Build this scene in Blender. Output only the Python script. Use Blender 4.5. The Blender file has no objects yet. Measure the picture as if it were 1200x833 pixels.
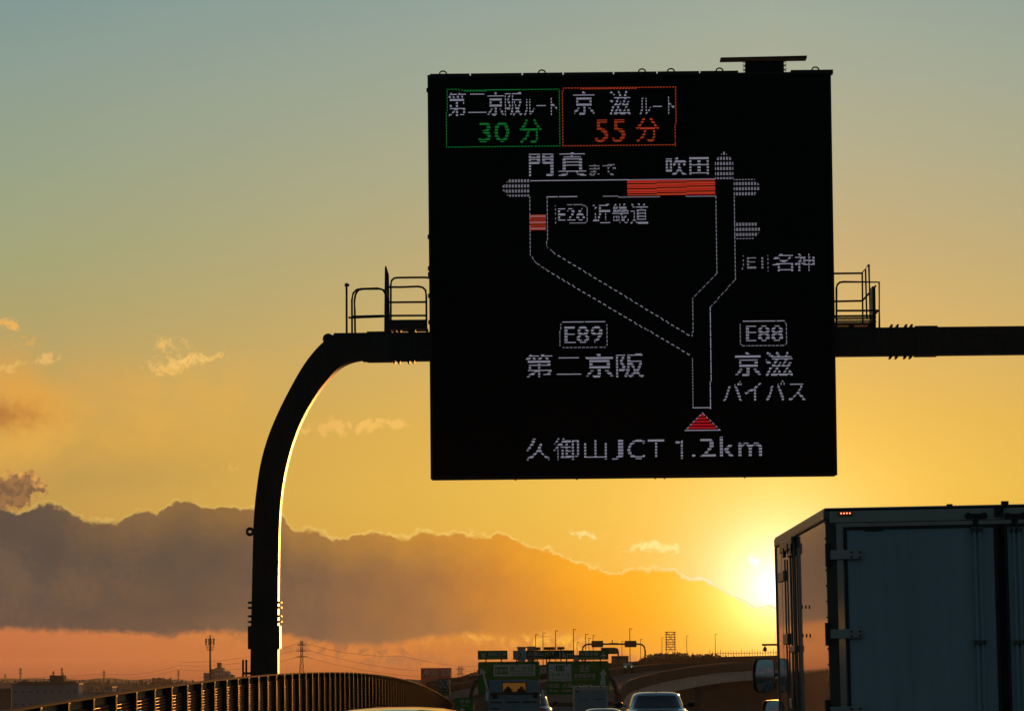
import bpy, bmesh, math, random
import numpy as np
from mathutils import Vector, Matrix

random.seed(7)
sc = bpy.context.scene
COL = sc.collection

# ---------------------------------------------------------------- camera
F_PX = 4600.0                       # focal length in pixels of a 1200 wide picture
EYE = 2.10                          # eye height over the crest of the road
YAW = -33.0 / F_PX
PITCH = math.atan((792.0 - 416.5) / F_PX)
ROLL = math.radians(0.55)
_F = Vector((math.sin(YAW) * math.cos(PITCH), math.cos(YAW) * math.cos(PITCH), math.sin(PITCH)))
_R0 = Vector((math.cos(YAW), -math.sin(YAW), 0))
_U0 = _R0.cross(_F)
_R = _R0 * math.cos(ROLL) - _U0 * math.sin(ROLL)
_U = _U0 * math.cos(ROLL) + _R0 * math.sin(ROLL)
CAM = Vector((0, 0, EYE))
cam_d = bpy.data.cameras.new('camera')
cam = bpy.data.objects.new('camera', cam_d)
COL.objects.link(cam)
cam.matrix_world = Matrix(((_R.x, _U.x, -_F.x, CAM.x), (_R.y, _U.y, -_F.y, CAM.y), (_R.z, _U.z, -_F.z, CAM.z), (0, 0, 0, 1)))
cam_d.sensor_width = 36.0
cam_d.lens = 36.0 * F_PX / 1200.0
cam_d.clip_start = 0.5
cam_d.clip_end = 40000
sc.camera = cam


def ray(px, py):
    return _F + _R * ((px - 600.0) / F_PX) - _U * ((py - 416.5) / F_PX)


def at(px, py, D):
    """The world point seen at a pixel of the photograph, D metres down the road."""
    d = ray(px, py)
    return CAM + d * (D / d.y)


def azel(px, py):
    d = ray(px, py).normalized()
    return math.degrees(math.atan2(d.x, d.y)), math.degrees(math.asin(d.z))


def lin(r, g, b, a=1.0):
    f = lambda c: (c / 255 / 12.92) if c / 255 <= 0.04045 else ((c / 255 + 0.055) / 1.055) ** 2.4
    return (f(r), f(g), f(b), a)


# ---------------------------------------------------------------- render settings
sc.view_settings.view_transform = 'Standard'
sc.view_settings.look = 'None'
sc.view_settings.exposure = 0.0
sc.view_settings.gamma = 1.0
sc.render.engine = 'CYCLES'
sc.cycles.use_denoising = True
sc.cycles.max_bounces = 5
sc.cycles.volume_bounces = 0
sc.cycles.transparent_max_bounces = 8
sc.cycles.caustics_reflective = False
sc.cycles.caustics_refractive = False
sc.cycles.sample_clamp_indirect = 6.0

HAZE = 2.8e-5
# ---------------------------------------------------------------- sun
SUN_AZ, SUN_EL = azel(910, 688)
sd = Vector((math.sin(math.radians(SUN_AZ)) * math.cos(math.radians(SUN_EL)),
             math.cos(math.radians(SUN_AZ)) * math.cos(math.radians(SUN_EL)), math.sin(math.radians(SUN_EL))))
sun_d = bpy.data.lights.new('sun', 'SUN')
sun_d.energy = 2.0
sun_d.angle = math.radians(0.5)
sun_d.color = (1.0, 0.38, 0.08)
sun = bpy.data.objects.new('sun', sun_d)
COL.objects.link(sun)
sun.rotation_euler = sd.to_track_quat('Z', 'Y').to_euler()

# ---------------------------------------------------------------- world: evening sky with a cloud bank
world = bpy.data.worlds.new('World')
sc.world = world
world.use_nodes = True
wt = world.node_tree
wt.nodes.clear()
WN, WL = wt.nodes, wt.links


def wire(a, sock):
    if hasattr(a, 'is_output'):
        WL.new(a, sock)
    elif isinstance(a, (tuple, list)) and len(sock.default_value) == 3:
        sock.default_value = tuple(a)[:3]
    else:
        sock.default_value = a


def m(op, a, b=0.0, c=0.0, clamp=False):
    n = WN.new('ShaderNodeMath'); n.operation = op; n.use_clamp = clamp
    wire(a, n.inputs[0]); wire(b, n.inputs[1]); wire(c, n.inputs[2])
    return n.outputs[0]


def sstep(x, lo, hi):
    n = WN.new('ShaderNodeMapRange'); n.interpolation_type = 'SMOOTHSTEP'
    wire(x, n.inputs[0]); n.inputs[1].default_value = lo; n.inputs[2].default_value = hi
    return n.outputs[0]


def mixc(f, a, b, mode='MIX'):
    n = WN.new('ShaderNodeMix'); n.data_type = 'RGBA'; n.blend_type = mode; n.clamp_factor = False
    wire(f, n.inputs[0]); wire(a, n.inputs[6]); wire(b, n.inputs[7])
    return n.outputs[2]


def ramp(x, stops, lo, hi):
    x = m('DIVIDE', m('SUBTRACT', x, lo), hi - lo, clamp=True)
    n = WN.new('ShaderNodeValToRGB'); cr = n.color_ramp; cr.interpolation = 'B_SPLINE' if len(stops) > 30 else 'LINEAR'
    while len(cr.elements) < len(stops):
        cr.elements.new(0.5)
    for e, (p, c) in zip(cr.elements, sorted(stops)):
        e.position = (p - lo) / (hi - lo)
    for e, (p, c) in zip(cr.elements, sorted(stops)):
        e.color = lin(*c)
    wire(x, n.inputs[0])
    return n.outputs[0]


def fcurve(x, pts, lo, hi, vhi):
    x = m('DIVIDE', m('SUBTRACT', x, lo), hi - lo, clamp=True)
    n = WN.new('ShaderNodeFloatCurve'); cv = n.mapping.curves[0]
    pts = sorted(((p - lo) / (hi - lo), v / vhi) for p, v in pts)
    while len(cv.points) < len(pts):
        cv.points.new(0.5, 0.5)
    for q, (a, b) in zip(cv.points, pts):
        q.location = (a, b)
    n.mapping.update()
    wire(x, n.inputs[1])
    return m('MULTIPLY', n.outputs[0], vhi)


def noise(vec, scale, detail=4.0, rough=0.55, dist=0.0):
    n = WN.new('ShaderNodeTexNoise'); n.inputs['Scale'].default_value = scale
    n.inputs['Detail'].default_value = detail; n.inputs['Roughness'].default_value = rough
    n.inputs['Distortion'].default_value = dist
    wire(vec, n.inputs['Vector'])
    return n.outputs['Fac'] if 'Fac' in n.outputs else n.outputs[0]


tc = WN.new('ShaderNodeTexCoord')
sx = WN.new('ShaderNodeSeparateXYZ'); WL.new(tc.outputs['Generated'], sx.inputs[0])
DX, DY, DZ = sx.outputs
az = m('MULTIPLY', m('ARCTAN2', DX, DY), 57.29578)
el = m('MULTIPLY', m('ARCSINE', DZ), 57.29578)
cv = WN.new('ShaderNodeCombineXYZ'); wire(az, cv.inputs[0]); wire(el, cv.inputs[1])
PV = cv.outputs[0]
daz = m('ABSOLUTE', m('SUBTRACT', az, SUN_AZ))
dsn = m('SUBTRACT', el, SUN_EL)
rs = m('SQRT', m('ADD', m('MULTIPLY', daz, daz), m('MULTIPLY', dsn, dsn)))      # degrees from the sun

E = lambda x, y: azel(x, y)[1]
left = ramp(el, [(0.0, (146, 74, 50)), (0.3, (180, 96, 60)), (0.65, (192, 108, 68)), (1.5, (200, 136, 80)), (2.4, (188, 148, 78)),
                 (3.4, (194, 154, 80)), (4.4, (186, 160, 98)), (5.3, (172, 162, 110)), (6.2, (160, 164, 122)), (7.4, (150, 162, 135)),
                 (8.7, (140, 158, 145)), (9.9, (128, 152, 150)), (12.0, (112, 142, 150))], 0, 12)
right = ramp(el, [(0.0, (200, 104, 14)), (0.35, (232, 146, 24)), (0.8, (248, 178, 44)), (1.6, (254, 198, 60)), (2.7, (254, 204, 78)), (3.7, (244, 194, 84)),
                  (4.9, (226, 184, 104)), (6.2, (206, 176, 122)), (7.4, (188, 176, 138)), (8.7, (172, 174, 150)), (9.9, (158, 170, 156)),
                  (12.0, (140, 160, 158))], 0, 12)
sky = mixc(m('POWER', m('DIVIDE', daz, 11.8, clamp=True), m('ADD', 0.62, m('MULTIPLY', sstep(el, 0.2, 2.6), 0.30))), right, left)
high = ramp(el, [(8, (128, 152, 150)), (20, (98, 120, 132)), (45, (58, 78, 94)), (90, (36, 54, 72))], 8, 90)
sky = mixc(sstep(el, 9.5, 22.0), sky, high)
back = ramp(el, [(0, (48, 55, 56)), (6, (54, 70, 74)), (20, (52, 74, 80)), (60, (42, 64, 72)), (90, (38, 58, 70))], 0, 90)
sky = mixc(sstep(daz, 12.0, 95.0), sky, back)

# the big soft orange wisps on the left
nA = noise(PV, 0.55, 3, 0.5, 0.4)
nB = noise(PV, 4.2, 6, 0.62, 0.8)
nW1 = noise(PV, 5.5, 6, 0.65, 0.0)
vo = WN.new('ShaderNodeVectorMath'); vo.operation = 'ADD'; WL.new(PV, vo.inputs[0]); vo.inputs[1].default_value = (17.3, 5.1, 3.3)
nW2 = noise(vo.outputs[0], 5.5, 6, 0.65, 0.0)
azw = m('ADD', az, m('MULTIPLY', m('SUBTRACT', nW1, 0.5), 0.95)); elw = m('ADD', el, m('MULTIPLY', m('SUBTRACT', nW2, 0.5), 0.40))


def blob(px, py, rx, ry, rot=0.0):
    a0, e0 = azel(px, py)
    x = m('SUBTRACT', azw, a0); y = m('SUBTRACT', elw, e0)
    c, s = math.cos(math.radians(rot)), math.sin(math.radians(rot))
    u = m('DIVIDE', m('ADD', m('MULTIPLY', x, c), m('MULTIPLY', y, s)), rx / 80.3)
    v = m('DIVIDE', m('SUBTRACT', m('MULTIPLY', y, c), m('MULTIPLY', x, s)), ry / 80.3)
    d2 = m('ADD', m('MULTIPLY', u, u), m('MULTIPLY', v, v))
    return m('EXPONENT', m('MULTIPLY', d2, -1.0))


def soft(sky, px, py, rx, ry, rot, col, k, nz=None):
    g = blob(px, py, rx, ry, rot)
    f = m('MULTIPLY', g, k)
    if nz is not None:
        f = m('MULTIPLY', f, sstep(nz, 0.30, 0.66))
    return mixc(f, sky, lin(*col))


sky = soft(sky, 20, 478, 150, 66, -4, (226, 164, 72), 1.0, nA)
sky = soft(sky, 140, 492, 180, 40, 16, (230, 176, 80), 0.85, nA)
sky = soft(sky, -10, 486, 60, 15, -2, (176, 112, 58), 0.8)
sky = soft(sky, 120, 560, 120, 22, 3, (184, 150, 82), 0.5)

nC = noise(PV, 9.0, 5, 0.6, 0.5)
wisps = [(10, 378, 14, 8, -18, (236, 178, 92), 1.0), (48, 421, 16, 6, 18, (232, 184, 104), .9), (30, 402, 12, 5, -10, (214, 170, 90), .7), (8, 430, 22, 5, 6, (232, 184, 100), .8),
         (196, 404, 24, 8, -8, (232, 186, 104), .95), (216, 424, 34, 9, 10, (244, 196, 110), 1.0), (205, 434, 22, 7, 4, (240, 190, 100), .8), (250, 420, 6, 3, 0, (232, 184, 96), .8),
         (388, 500, 34, 8, 2, (236, 184, 96), 1.0), (440, 499, 36, 8, 3, (242, 190, 96), 1.0), (272, 548, 9, 6, -30, (232, 182, 90), .6), (240, 547, 9, 4, 0, (222, 172, 84), .5),
         (686, 627, 15, 4, -4, (255, 224, 140), .9), (758, 640, 24, 6, -3, (255, 222, 130), 1.0), (783, 643, 18, 6, 5, (255, 218, 124), .9), (745, 642, 12, 5, 0, (255, 222, 130), .8),
         (884, 657, 9, 4, 0, (255, 246, 205), .6)]
for (px, py, rx, ry, rot, col, k) in wisps:
    g = blob(px, py, rx * 1.25, ry * 1.3, rot)
    f = m('MULTIPLY', sstep(m('ADD', m('MULTIPLY', g, 0.62), m('MULTIPLY', nB, 1.7)), 1.10, 1.50), m('MULTIPLY', sstep(g, 0.03, 0.30), k))
    sky = mixc(f, sky, lin(*col))

# glow of the low sun (hidden behind the truck)
def glow(c, k, r0, base, mask=None):
    g = m('MULTIPLY', m('EXPONENT', m('MULTIPLY', m('POWER', rs, 1.0), -1.0 / r0)), k)
    if mask is not None:
        g = m('MULTIPLY', g, mask)
    n = WN.new('ShaderNodeVectorMath'); n.operation = 'SCALE'; n.inputs[0].default_value = c; wire(g, n.inputs[3])
    return mixc(1.0, base, n.outputs[0], 'ADD')


# cloud bank
top_px = [(-60, 560), (0, 590), (20, 594), (60, 585), (80, 596), (105, 606), (130, 607), (150, 600), (185, 597), (215, 586), (250, 592), (268, 590), (300, 590),
          (330, 604), (350, 618), (380, 622), (410, 625), (440, 620), (480, 625), (500, 620), (560, 621), (582, 619), (600, 627), (620, 638), (650, 643),
          (662, 655), (685, 660), (702, 658), (720, 668), (735, 665), (770, 664), (800, 672), (830, 680), (850, 691), (880, 704), (905, 712), (960, 730),
          (1050, 742), (1150, 735), (1230, 720)]
bot_px = [(-60, 738), (0, 738), (100, 741), (170, 744), (200, 748), (212, 743), (280, 742), (330, 745), (375, 753), (420, 757), (460, 755), (500, 748), (560, 744),
          (600, 747), (650, 742), (700, 752), (760, 775), (830, 790), (1000, 800), (1230, 800)]
crv_top = fcurve(az, [azel(*p) for p in top_px], -9, 8, 4.0)
crv_bot = fcurve(az, [azel(p[0], min(p[1], 788)) for p in bot_px], -9, 8, 4.0)
nD = noise(PV, 2.6, 7, 0.6, 0.3)
nE = noise(PV, 7.5, 5, 0.6, 0.2)
def lobes(scale, off=0.0):
    n = WN.new('ShaderNodeTexVoronoi'); n.feature = 'SMOOTH_F1'; n.inputs['Scale'].default_value = scale; n.inputs['Smoothness'].default_value = 0.25
    w_ = WN.new('ShaderNodeCombineXYZ'); wire(m('ADD', az, m('MULTIPLY', m('SUBTRACT', nW1, 0.5), 0.30)), w_.inputs[0]); wire(m('ADD', el, m('MULTIPLY', m('SUBTRACT', nW2, 0.5), 0.25)), w_.inputs[1]); w_.inputs[2].default_value = off
    WL.new(w_.outputs[0], n.inputs['Vector']); return n.outputs['Distance']
v1, v2 = lobes(1.9), lobes(5.2, 3.0)
bil = m('ADD', m('MULTIPLY', m('SUBTRACT', 0.42, v1), 0.15), m('MULTIPLY', m('SUBTRACT', 0.40, v2), 0.10))
wob = m('ADD', bil, m('ADD', m('MULTIPLY', m('SUBTRACT', nD, 0.5), 0.18), m('MULTIPLY', m('SUBTRACT', nE, 0.5), 0.12)))
dtop = m('SUBTRACT', m('ADD', crv_top, wob), el)                 # > 0 under the top edge
wob2 = m('ADD', m('MULTIPLY', m('SUBTRACT', nD, 0.5), 0.10), m('MULTIPLY', m('SUBTRACT', nE, 0.5), 0.16))
dbot = m('SUBTRACT', el, m('ADD', crv_bot, wob2))
in_top = sstep(dtop, -0.025, 0.055)
in_bot = sstep(dbot, -0.05, 0.09)
M = m('MULTIPLY', in_top, in_bot)
M = m('MULTIPLY', M, m('SUBTRACT', 1.0, m('MULTIPLY', sstep(az, 1.0, 2.9), m('SUBTRACT', 1.0, sstep(dbot, 0.0, 0.35)))))
aX = lambda x: azel(x, 700)[0]
cc = ramp(az, [(aX(-10), (84, 76, 68)), (aX(120), (88, 77, 65)), (aX(260), (100, 83, 66)), (aX(380), (122, 92, 66)), (aX(500), (170, 114, 60)), (aX(600), (218, 138, 46)),
               (aX(690), (244, 156, 22)), (aX(780), (246, 160, 8)), (aX(850), (250, 172, 8)), (aX(930), (244, 180, 50)), (aX(1060), (205, 140, 60)), (aX(1230), (150, 108, 70))], -9, 9)
cc = mixc(m('MULTIPLY', sstep(daz, 10, 60), 1.0), cc, lin(52, 56, 64))
# thicker grey folds, warm light in the thin upper part
cc = mixc(m('MULTIPLY', sstep(m('ADD', m('MULTIPLY', nD, 0.6), m('MULTIPLY', v1, 0.5)), 0.38, 0.72), m('MULTIPLY', sstep(daz, 1.5, 7.0), 0.26)), cc, lin(70, 66, 66))
cc = mixc(m('MULTIPLY', sstep(m('ADD', nA, m('MULTIPLY', m('SUBTRACT', nE, 0.5), 0.3)), 0.45, 0.65), m('MULTIPLY', sstep(daz, 1.0, 6.0), 0.20)), cc, lin(150, 112, 80))
thin = m('MULTIPLY', m('SUBTRACT', 1.0, sstep(dtop, 0.0, 0.75)), sstep(az, -9, 0.5))
cc = mixc(m('MULTIPLY', thin, 0.38), cc, lin(248, 176, 44))
low = m('SUBTRACT', 1.0, sstep(dbot, 0.0, 0.9))
cc = mixc(m('MULTIPLY', low, 0.16), cc, lin(82, 62, 60))
# bright patches where the band under the cloud thins
patch = m('MULTIPLY', sstep(m('ADD', m('MULTIPLY', nB, 0.7), m('MULTIPLY', blob(640, 752, 130, 12, 2), 0.45)), 0.60, 0.80), sstep(m('ADD', crv_bot, 0.12), 0.1, 0.3))
clear = glow((1.0, 0.50, 0.16), 0.36, 1.4, sky)
clear = glow((1.0, 0.84, 0.72), 2.1, 0.52, clear)
clear = mixc(m('MULTIPLY', blob(545, 742, 60, 9, 4), m('MULTIPLY', sstep(nB, 0.44, 0.60), 0.9)), clear, lin(250, 176, 72))
clear = mixc(m('MULTIPLY', blob(650, 752, 60, 11, -3), m('MULTIPLY', sstep(nB, 0.42, 0.58), 1.0)), clear, lin(255, 190, 60))
clear = mixc(m('MULTIPLY', blob(420, 765, 140, 12, -8), m('MULTIPLY', sstep(nB, 0.44, 0.54), 0.85)), clear, lin(150, 94, 64))
clear = mixc(m('MULTIPLY', blob(560, 764, 60, 9, -4), 0.45), clear, lin(190, 116, 54))
# diagonal falloff under the bank on the sun side
cld = glow((1.0, 0.55, 0.01), 0.75, 1.25, cc)
cld = glow((1.0, 0.80, 0.45), 2.2, 0.44, cld)
cloudy = mixc(M, clear, cld)
# silver lining
rim = m('MULTIPLY', sstep(dtop, -0.035, 0.0), m('SUBTRACT', 1.0, sstep(dtop, 0.0, 0.045)))
rimk = m('MULTIPLY', rim, m('MULTIPLY', sstep(nE, 0.30, 0.58), m('MULTIPLY', m('EXPONENT', m('MULTIPLY', daz, -0.13)), 1.0)))
cloudy = mixc(rimk, cloudy, lin(255, 218, 120))
cloudy = mixc(m('MULTIPLY', rim, m('SUBTRACT', 1.0, sstep(daz, 0.6, 2.0))), cloudy, lin(255, 244, 200))
# puff of lit cloud at the far left of the bank
g = blob(14, 578, 50, 25, 22)
puff = sstep(m('ADD', m('MULTIPLY', g, 0.80), m('MULTIPLY', nD, 0.5)), 0.56, 0.72)
pc = mixc(sstep(m('ADD', m('MULTIPLY', m('SUBTRACT', nB, 0.5), 1.2), m('SUBTRACT', 0.62, g)), -0.12, 0.22), lin(124, 94, 66), lin(226, 166, 84))
pc = mixc(m('MULTIPLY', sstep(nE, 0.44, 0.58), 0.55), pc, lin(176, 126, 76))
cloudy = mixc(m('MULTIPLY', puff, m('SUBTRACT', 1.0, in_top)), cloudy, pc)
# subtle grain of thin haze
cloudy = mixc(0.03, cloudy, mixc(nA, lin(150, 130, 110), lin(230, 200, 160)), 'OVERLAY')
below = mixc(sstep(el, -1.2, -0.1), lin(30, 22, 20), cloudy)
bg = WN.new('ShaderNodeBackground'); wire(below, bg.inputs[0]); bg.inputs[1].default_value = 1.0
wo = WN.new('ShaderNodeOutputWorld'); WL.new(bg.outputs[0], wo.inputs[0])
world.cycles.sampling_method = 'MANUAL'
world.cycles.sample_map_resolution = 2048

# ---------------------------------------------------------------- materials
def mat(name, col, rough=0.6, metal=0.0, spec=0.5, var=0.12, vscale=3.0, bump=0.0, coat=0.0, streak=0.0):
    """Principled material, colour broken up by noise, optional vertical grime streaks (they stay on the thing)."""
    mt = bpy.data.materials.new(name); mt.use_nodes = True
    nt = mt.node_tree; b = nt.nodes['Principled BSDF']
    b.inputs['Roughness'].default_value = rough; b.inputs['Metallic'].default_value = metal
    b.inputs['Specular IOR Level'].default_value = spec; b.inputs['Coat Weight'].default_value = coat
    c = lin(*col) if max(col) > 1.001 else (col[0], col[1], col[2], 1)
    t = nt.nodes.new('ShaderNodeTexCoord')
    n = nt.nodes.new('ShaderNodeTexNoise'); n.inputs['Scale'].default_value = vscale; n.inputs['Detail'].default_value = 5
    nt.links.new(t.outputs['Object'], n.inputs['Vector'])
    r = nt.nodes.new('ShaderNodeMapRange'); nt.links.new(n.outputs[0], r.inputs[0])
    r.inputs[1].default_value = 0.3; r.inputs[2].default_value = 0.7; r.inputs[3].default_value = 1 - var; r.inputs[4].default_value = 1 + var
    last = r.outputs[0]
    if streak:
        mp = nt.nodes.new('ShaderNodeMapping'); mp.inputs['Scale'].default_value = (9, 9, 0.35); nt.links.new(t.outputs['Object'], mp.inputs[0])
        n2 = nt.nodes.new('ShaderNodeTexNoise'); n2.inputs['Scale'].default_value = 1.6; n2.inputs['Detail'].default_value = 4; nt.links.new(mp.outputs[0], n2.inputs['Vector'])
        r2 = nt.nodes.new('ShaderNodeMapRange'); nt.links.new(n2.outputs[0], r2.inputs[0])
        r2.inputs[1].default_value = 0.4; r2.inputs[2].default_value = 0.7; r2.inputs[3].default_value = 1; r2.inputs[4].default_value = 1 - streak
        mu = nt.nodes.new('ShaderNodeMath'); mu.operation = 'MULTIPLY'; nt.links.new(last, mu.inputs[0]); nt.links.new(r2.outputs[0], mu.inputs[1]); last = mu.outputs[0]
    v = nt.nodes.new('ShaderNodeVectorMath'); v.operation = 'SCALE'; v.inputs[0].default_value = c[:3]
    nt.links.new(last, v.inputs[3]); nt.links.new(v.outputs[0], b.inputs['Base Color'])
    if bump:
        bp = nt.nodes.new('ShaderNodeBump'); bp.inputs['Strength'].default_value = bump; bp.inputs['Distance'].default_value = 0.02
        nt.links.new(n.outputs[0], bp.inputs['Height']); nt.links.new(bp.outputs[0], b.inputs['Normal'])
    return mt


def emit(name, col, k, base=(0.01, 0.01, 0.01)):
    mt = bpy.data.materials.new(name); mt.use_nodes = True
    b = mt.node_tree.nodes['Principled BSDF']
    b.inputs['Base Color'].default_value = (*base, 1); b.inputs['Roughness'].default_value = 0.5
    b.inputs['Emission Color'].default_value = lin(*col); b.inputs['Emission Strength'].default_value = k
    return mt


MT = dict(
    gantry=mat('dark_painted_steel', (0.045, 0.028, 0.02), 0.46, 0.2, 0.6, 0.2, 6, 0.05, streak=0.25),
    gantry_far=mat('brown_painted_steel', (0.06, 0.035, 0.022), 0.4, 0.1, 0.5),
    cabinet=mat('board_cabinet', (0.012, 0.010, 0.010), 0.42, 0.1, 0.45, 0.2, 5),
    screen=mat('led_screen_black', (0.006, 0.005, 0.0045), 0.7, 0, 0.2, 0.2, 8),
    galv=mat('galvanised_rail', (0.05, 0.042, 0.036), 0.4, 0.6, 0.5),
    steel_bolt=mat('bolts', (0.06, 0.05, 0.045), 0.45, 0.5, 0.5),
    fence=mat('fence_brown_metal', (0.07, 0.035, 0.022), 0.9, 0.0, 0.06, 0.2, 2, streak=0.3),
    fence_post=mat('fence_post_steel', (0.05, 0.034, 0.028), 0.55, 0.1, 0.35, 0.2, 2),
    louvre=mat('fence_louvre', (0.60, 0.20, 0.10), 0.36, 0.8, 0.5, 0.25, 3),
    concrete=mat('concrete', (0.24, 0.22, 0.20), 0.85, 0, 0.3, 0.2, 0.4, 0.2, streak=0.3),
    asphalt=mat('asphalt', (0.05, 0.05, 0.052), 0.8, 0, 0.4, 0.2, 2.0, 0.3),
    paintw=mat('road_paint', (0.7, 0.7, 0.68), 0.6, 0, 0.4, 0.15, 3),
    ground=mat('ground', (0.07, 0.06, 0.045), 0.95, 0, 0.1, 0.35, 0.02),
    hill=mat('hillside', (0.07, 0.042, 0.025), 0.95, 0, 0.1, 0.4, 0.03),
    leaf=mat('leaves', (0.05, 0.06, 0.03), 0.8, 0, 0.2, 0.4, 0.2),
    girder=mat('girder_paint', (0.36, 0.30, 0.31), 0.6, 0, 0.4, 0.12, 0.3, streak=0.2),
    barrier=mat('viaduct_barrier', (0.13, 0.07, 0.045), 0.9, 0, 0.1, 0.2, 0.3, streak=0.25),
    truckw=mat('truck_door_paint', (0.42, 0.50, 0.55), 0.42, 0, 0.5, 0.06, 1.3, 0.02, streak=0.10),
    truckside=mat('truck_side_panel', (0.52, 0.49, 0.47), 0.045, 0.55, 0.7, 0.06, 1.3, 0.0, streak=0.18),
    truckframe=mat('truck_frame_aluminium', (0.20, 0.18, 0.16), 0.35, 0.5, 0.5, 0.15, 4, streak=0.2),
    bronze=mat('bronze_frame', (0.13, 0.09, 0.06), 0.5, 0.2, 0.5, 0.15, 4, streak=0.2),
    rubber=mat('rubber', (0.012, 0.012, 0.013), 0.7, 0, 0.3),
    steel=mat('bright_steel', (0.42, 0.43, 0.44), 0.32, 0.7, 0.5, 0.15, 6),
    darksteel=mat('dark_steel', (0.05, 0.045, 0.04), 0.4, 0.5, 0.5),
    mirror=mat('mirror_glass', (0.75, 0.8, 0.85), 0.03, 1.0, 0.5, 0.0),
    blackp=mat('black_plastic', (0.012, 0.012, 0.013), 0.3, 0, 0.5),
    glass=mat('dark_window_glass', (0.010, 0.013, 0.018), 0.06, 0, 0.6, 0.0, coat=0.5),
    silver=mat('silver_paint', (0.34, 0.42, 0.47), 0.26, 0.5, 0.5, 0.03, 2, coat=1.0),
    grey=mat('pearl_paint', (0.40, 0.42, 0.42), 0.28, 0.4, 0.5, 0.03, 2, coat=1.0),
    red=mat('red_paint', (0.35, 0.02, 0.012), 0.2, 0.2, 0.5, 0.03, 2, coat=1.0),
    champagne=mat('pale_gold_paint', (0.10, 0.06, 0.03), 0.22, 0.5, 0.5, 0.03, 2, coat=1.0),
    truckblue=mat('pale_blue_truck_paint', (0.22, 0.33, 0.38), 0.45, 0.0, 0.5, 0.08, 2),
    cream=mat('cream_frame', (0.55, 0.52, 0.42), 0.5, 0, 0.4, 0.08, 2),
    shutter=mat('blue_grey_shutter', (0.30, 0.37, 0.42), 0.4, 0.1, 0.5, 0.06, 2),
    green=mat('sign_green', (0.002, 0.20, 0.014), 0.55, 0, 0.4, 0.06, 1),
    green2=mat('sign_green_dark', (0.002, 0.08, 0.014), 0.55, 0, 0.4, 0.06, 1),
    signw=mat('sign_white', (0.78, 0.66, 0.60), 0.55, 0, 0.4, 0.05, 1),
    signg=mat('sign_grey', (0.36, 0.40, 0.42), 0.5, 0, 0.4, 0.05, 1),
    signb=mat('sign_black', (0.01, 0.01, 0.01), 0.5, 0, 0.4),
    aeon=mat('crimson_cladding', (0.75, 0.04, 0.08), 0.95, 0, 0.05, 0.06, 0.3),
    pinkw=mat('pale_lettering', (0.75, 0.55, 0.55), 0.6, 0, 0.4, 0.05, 1),
    wall1=mat('pale_cladding', (0.34, 0.38, 0.42), 0.97, 0, 0.03, 0.1, 0.1, streak=0.2),
    wall2=mat('apartment_render', (0.45, 0.36, 0.32), 0.97, 0, 0.03, 0.1, 0.1),
    wall3=mat('brown_render', (0.20, 0.14, 0.11), 0.97, 0, 0.03, 0.1, 0.1),
    roofm=mat('roofing', (0.16, 0.17, 0.12), 0.7, 0, 0.3, 0.1, 0.1),
    winm=mat('window_glass', (0.10, 0.09, 0.09), 0.5, 0, 0.3, 0.0),
    lattice=mat('lattice_steel', (0.12, 0.10, 0.09), 0.6, 0.4, 0.4),
    lampm=mat('lamp_post', (0.09, 0.06, 0.045), 0.5, 0.3, 0.4),
    redwhite=mat('hazed_red_steel', (0.60, 0.22, 0.12), 0.6, 0.0, 0.4),  # red lightened to stand in for haze over the far tower
    led_w=emit('led_white', (214, 212, 236), 0.40),
    led_w2=emit('led_white_dim', (190, 186, 205), 0.34),
    led_g=emit('led_green', (30, 205, 90), 0.27),
    led_o=emit('led_orange_red', (255, 92, 50), 0.38),
    led_r=emit('led_red', (235, 28, 40), 0.5),
    led_br=emit('led_bar', (255, 84, 50), 0.52),
    marker=emit('marker_lamp', (255, 150, 90), 2.6),
    tail=mat('tail_lamp_red', (0.30, 0.01, 0.01), 0.15, 0, 0.6, 0.0, coat=1.0),
    headl=emit('headlight_glow', (190, 205, 170), 0.35),
)
ws = bpy.data.materials.new('dusty_windscreen'); ws.use_nodes = True
_n = ws.node_tree; _n.nodes.clear()
_o = _n.nodes.new('ShaderNodeOutputMaterial'); _t = _n.nodes.new('ShaderNodeBsdfTranslucent'); _t.inputs[0].default_value = (0.75, 0.55, 0.18, 1)
_p = _n.nodes.new('ShaderNodeBsdfTransparent'); _m = _n.nodes.new('ShaderNodeMixShader'); _m.inputs[0].default_value = 0.20
_n.links.new(_p.outputs[0], _m.inputs[1]); _n.links.new(_t.outputs[0], _m.inputs[2]); _n.links.new(_m.outputs[0], _o.inputs[0])
MT['windscreen'] = ws


# ---------------------------------------------------------------- objects and meshes
def world_of(o):
    mw = Matrix.LocRotScale(o.location, o.rotation_euler, o.scale)
    return world_of(o.parent) @ mw if o.parent else mw


def tag(o, label=None, cat=None, group=None, kind=None):
    if label: o['label'] = label
    if cat: o['category'] = cat
    if group: o['group'] = group
    if kind: o['kind'] = kind
    return o


def thing(name, label, cat, loc=(0, 0, 0), group=None, rot=(0, 0, 0)):
    o = bpy.data.objects.new(name, None); COL.objects.link(o)
    o.location = loc; o.rotation_euler = rot; o.empty_display_size = 0.3
    return tag(o, label, cat, group)




KIDS = {}


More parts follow.
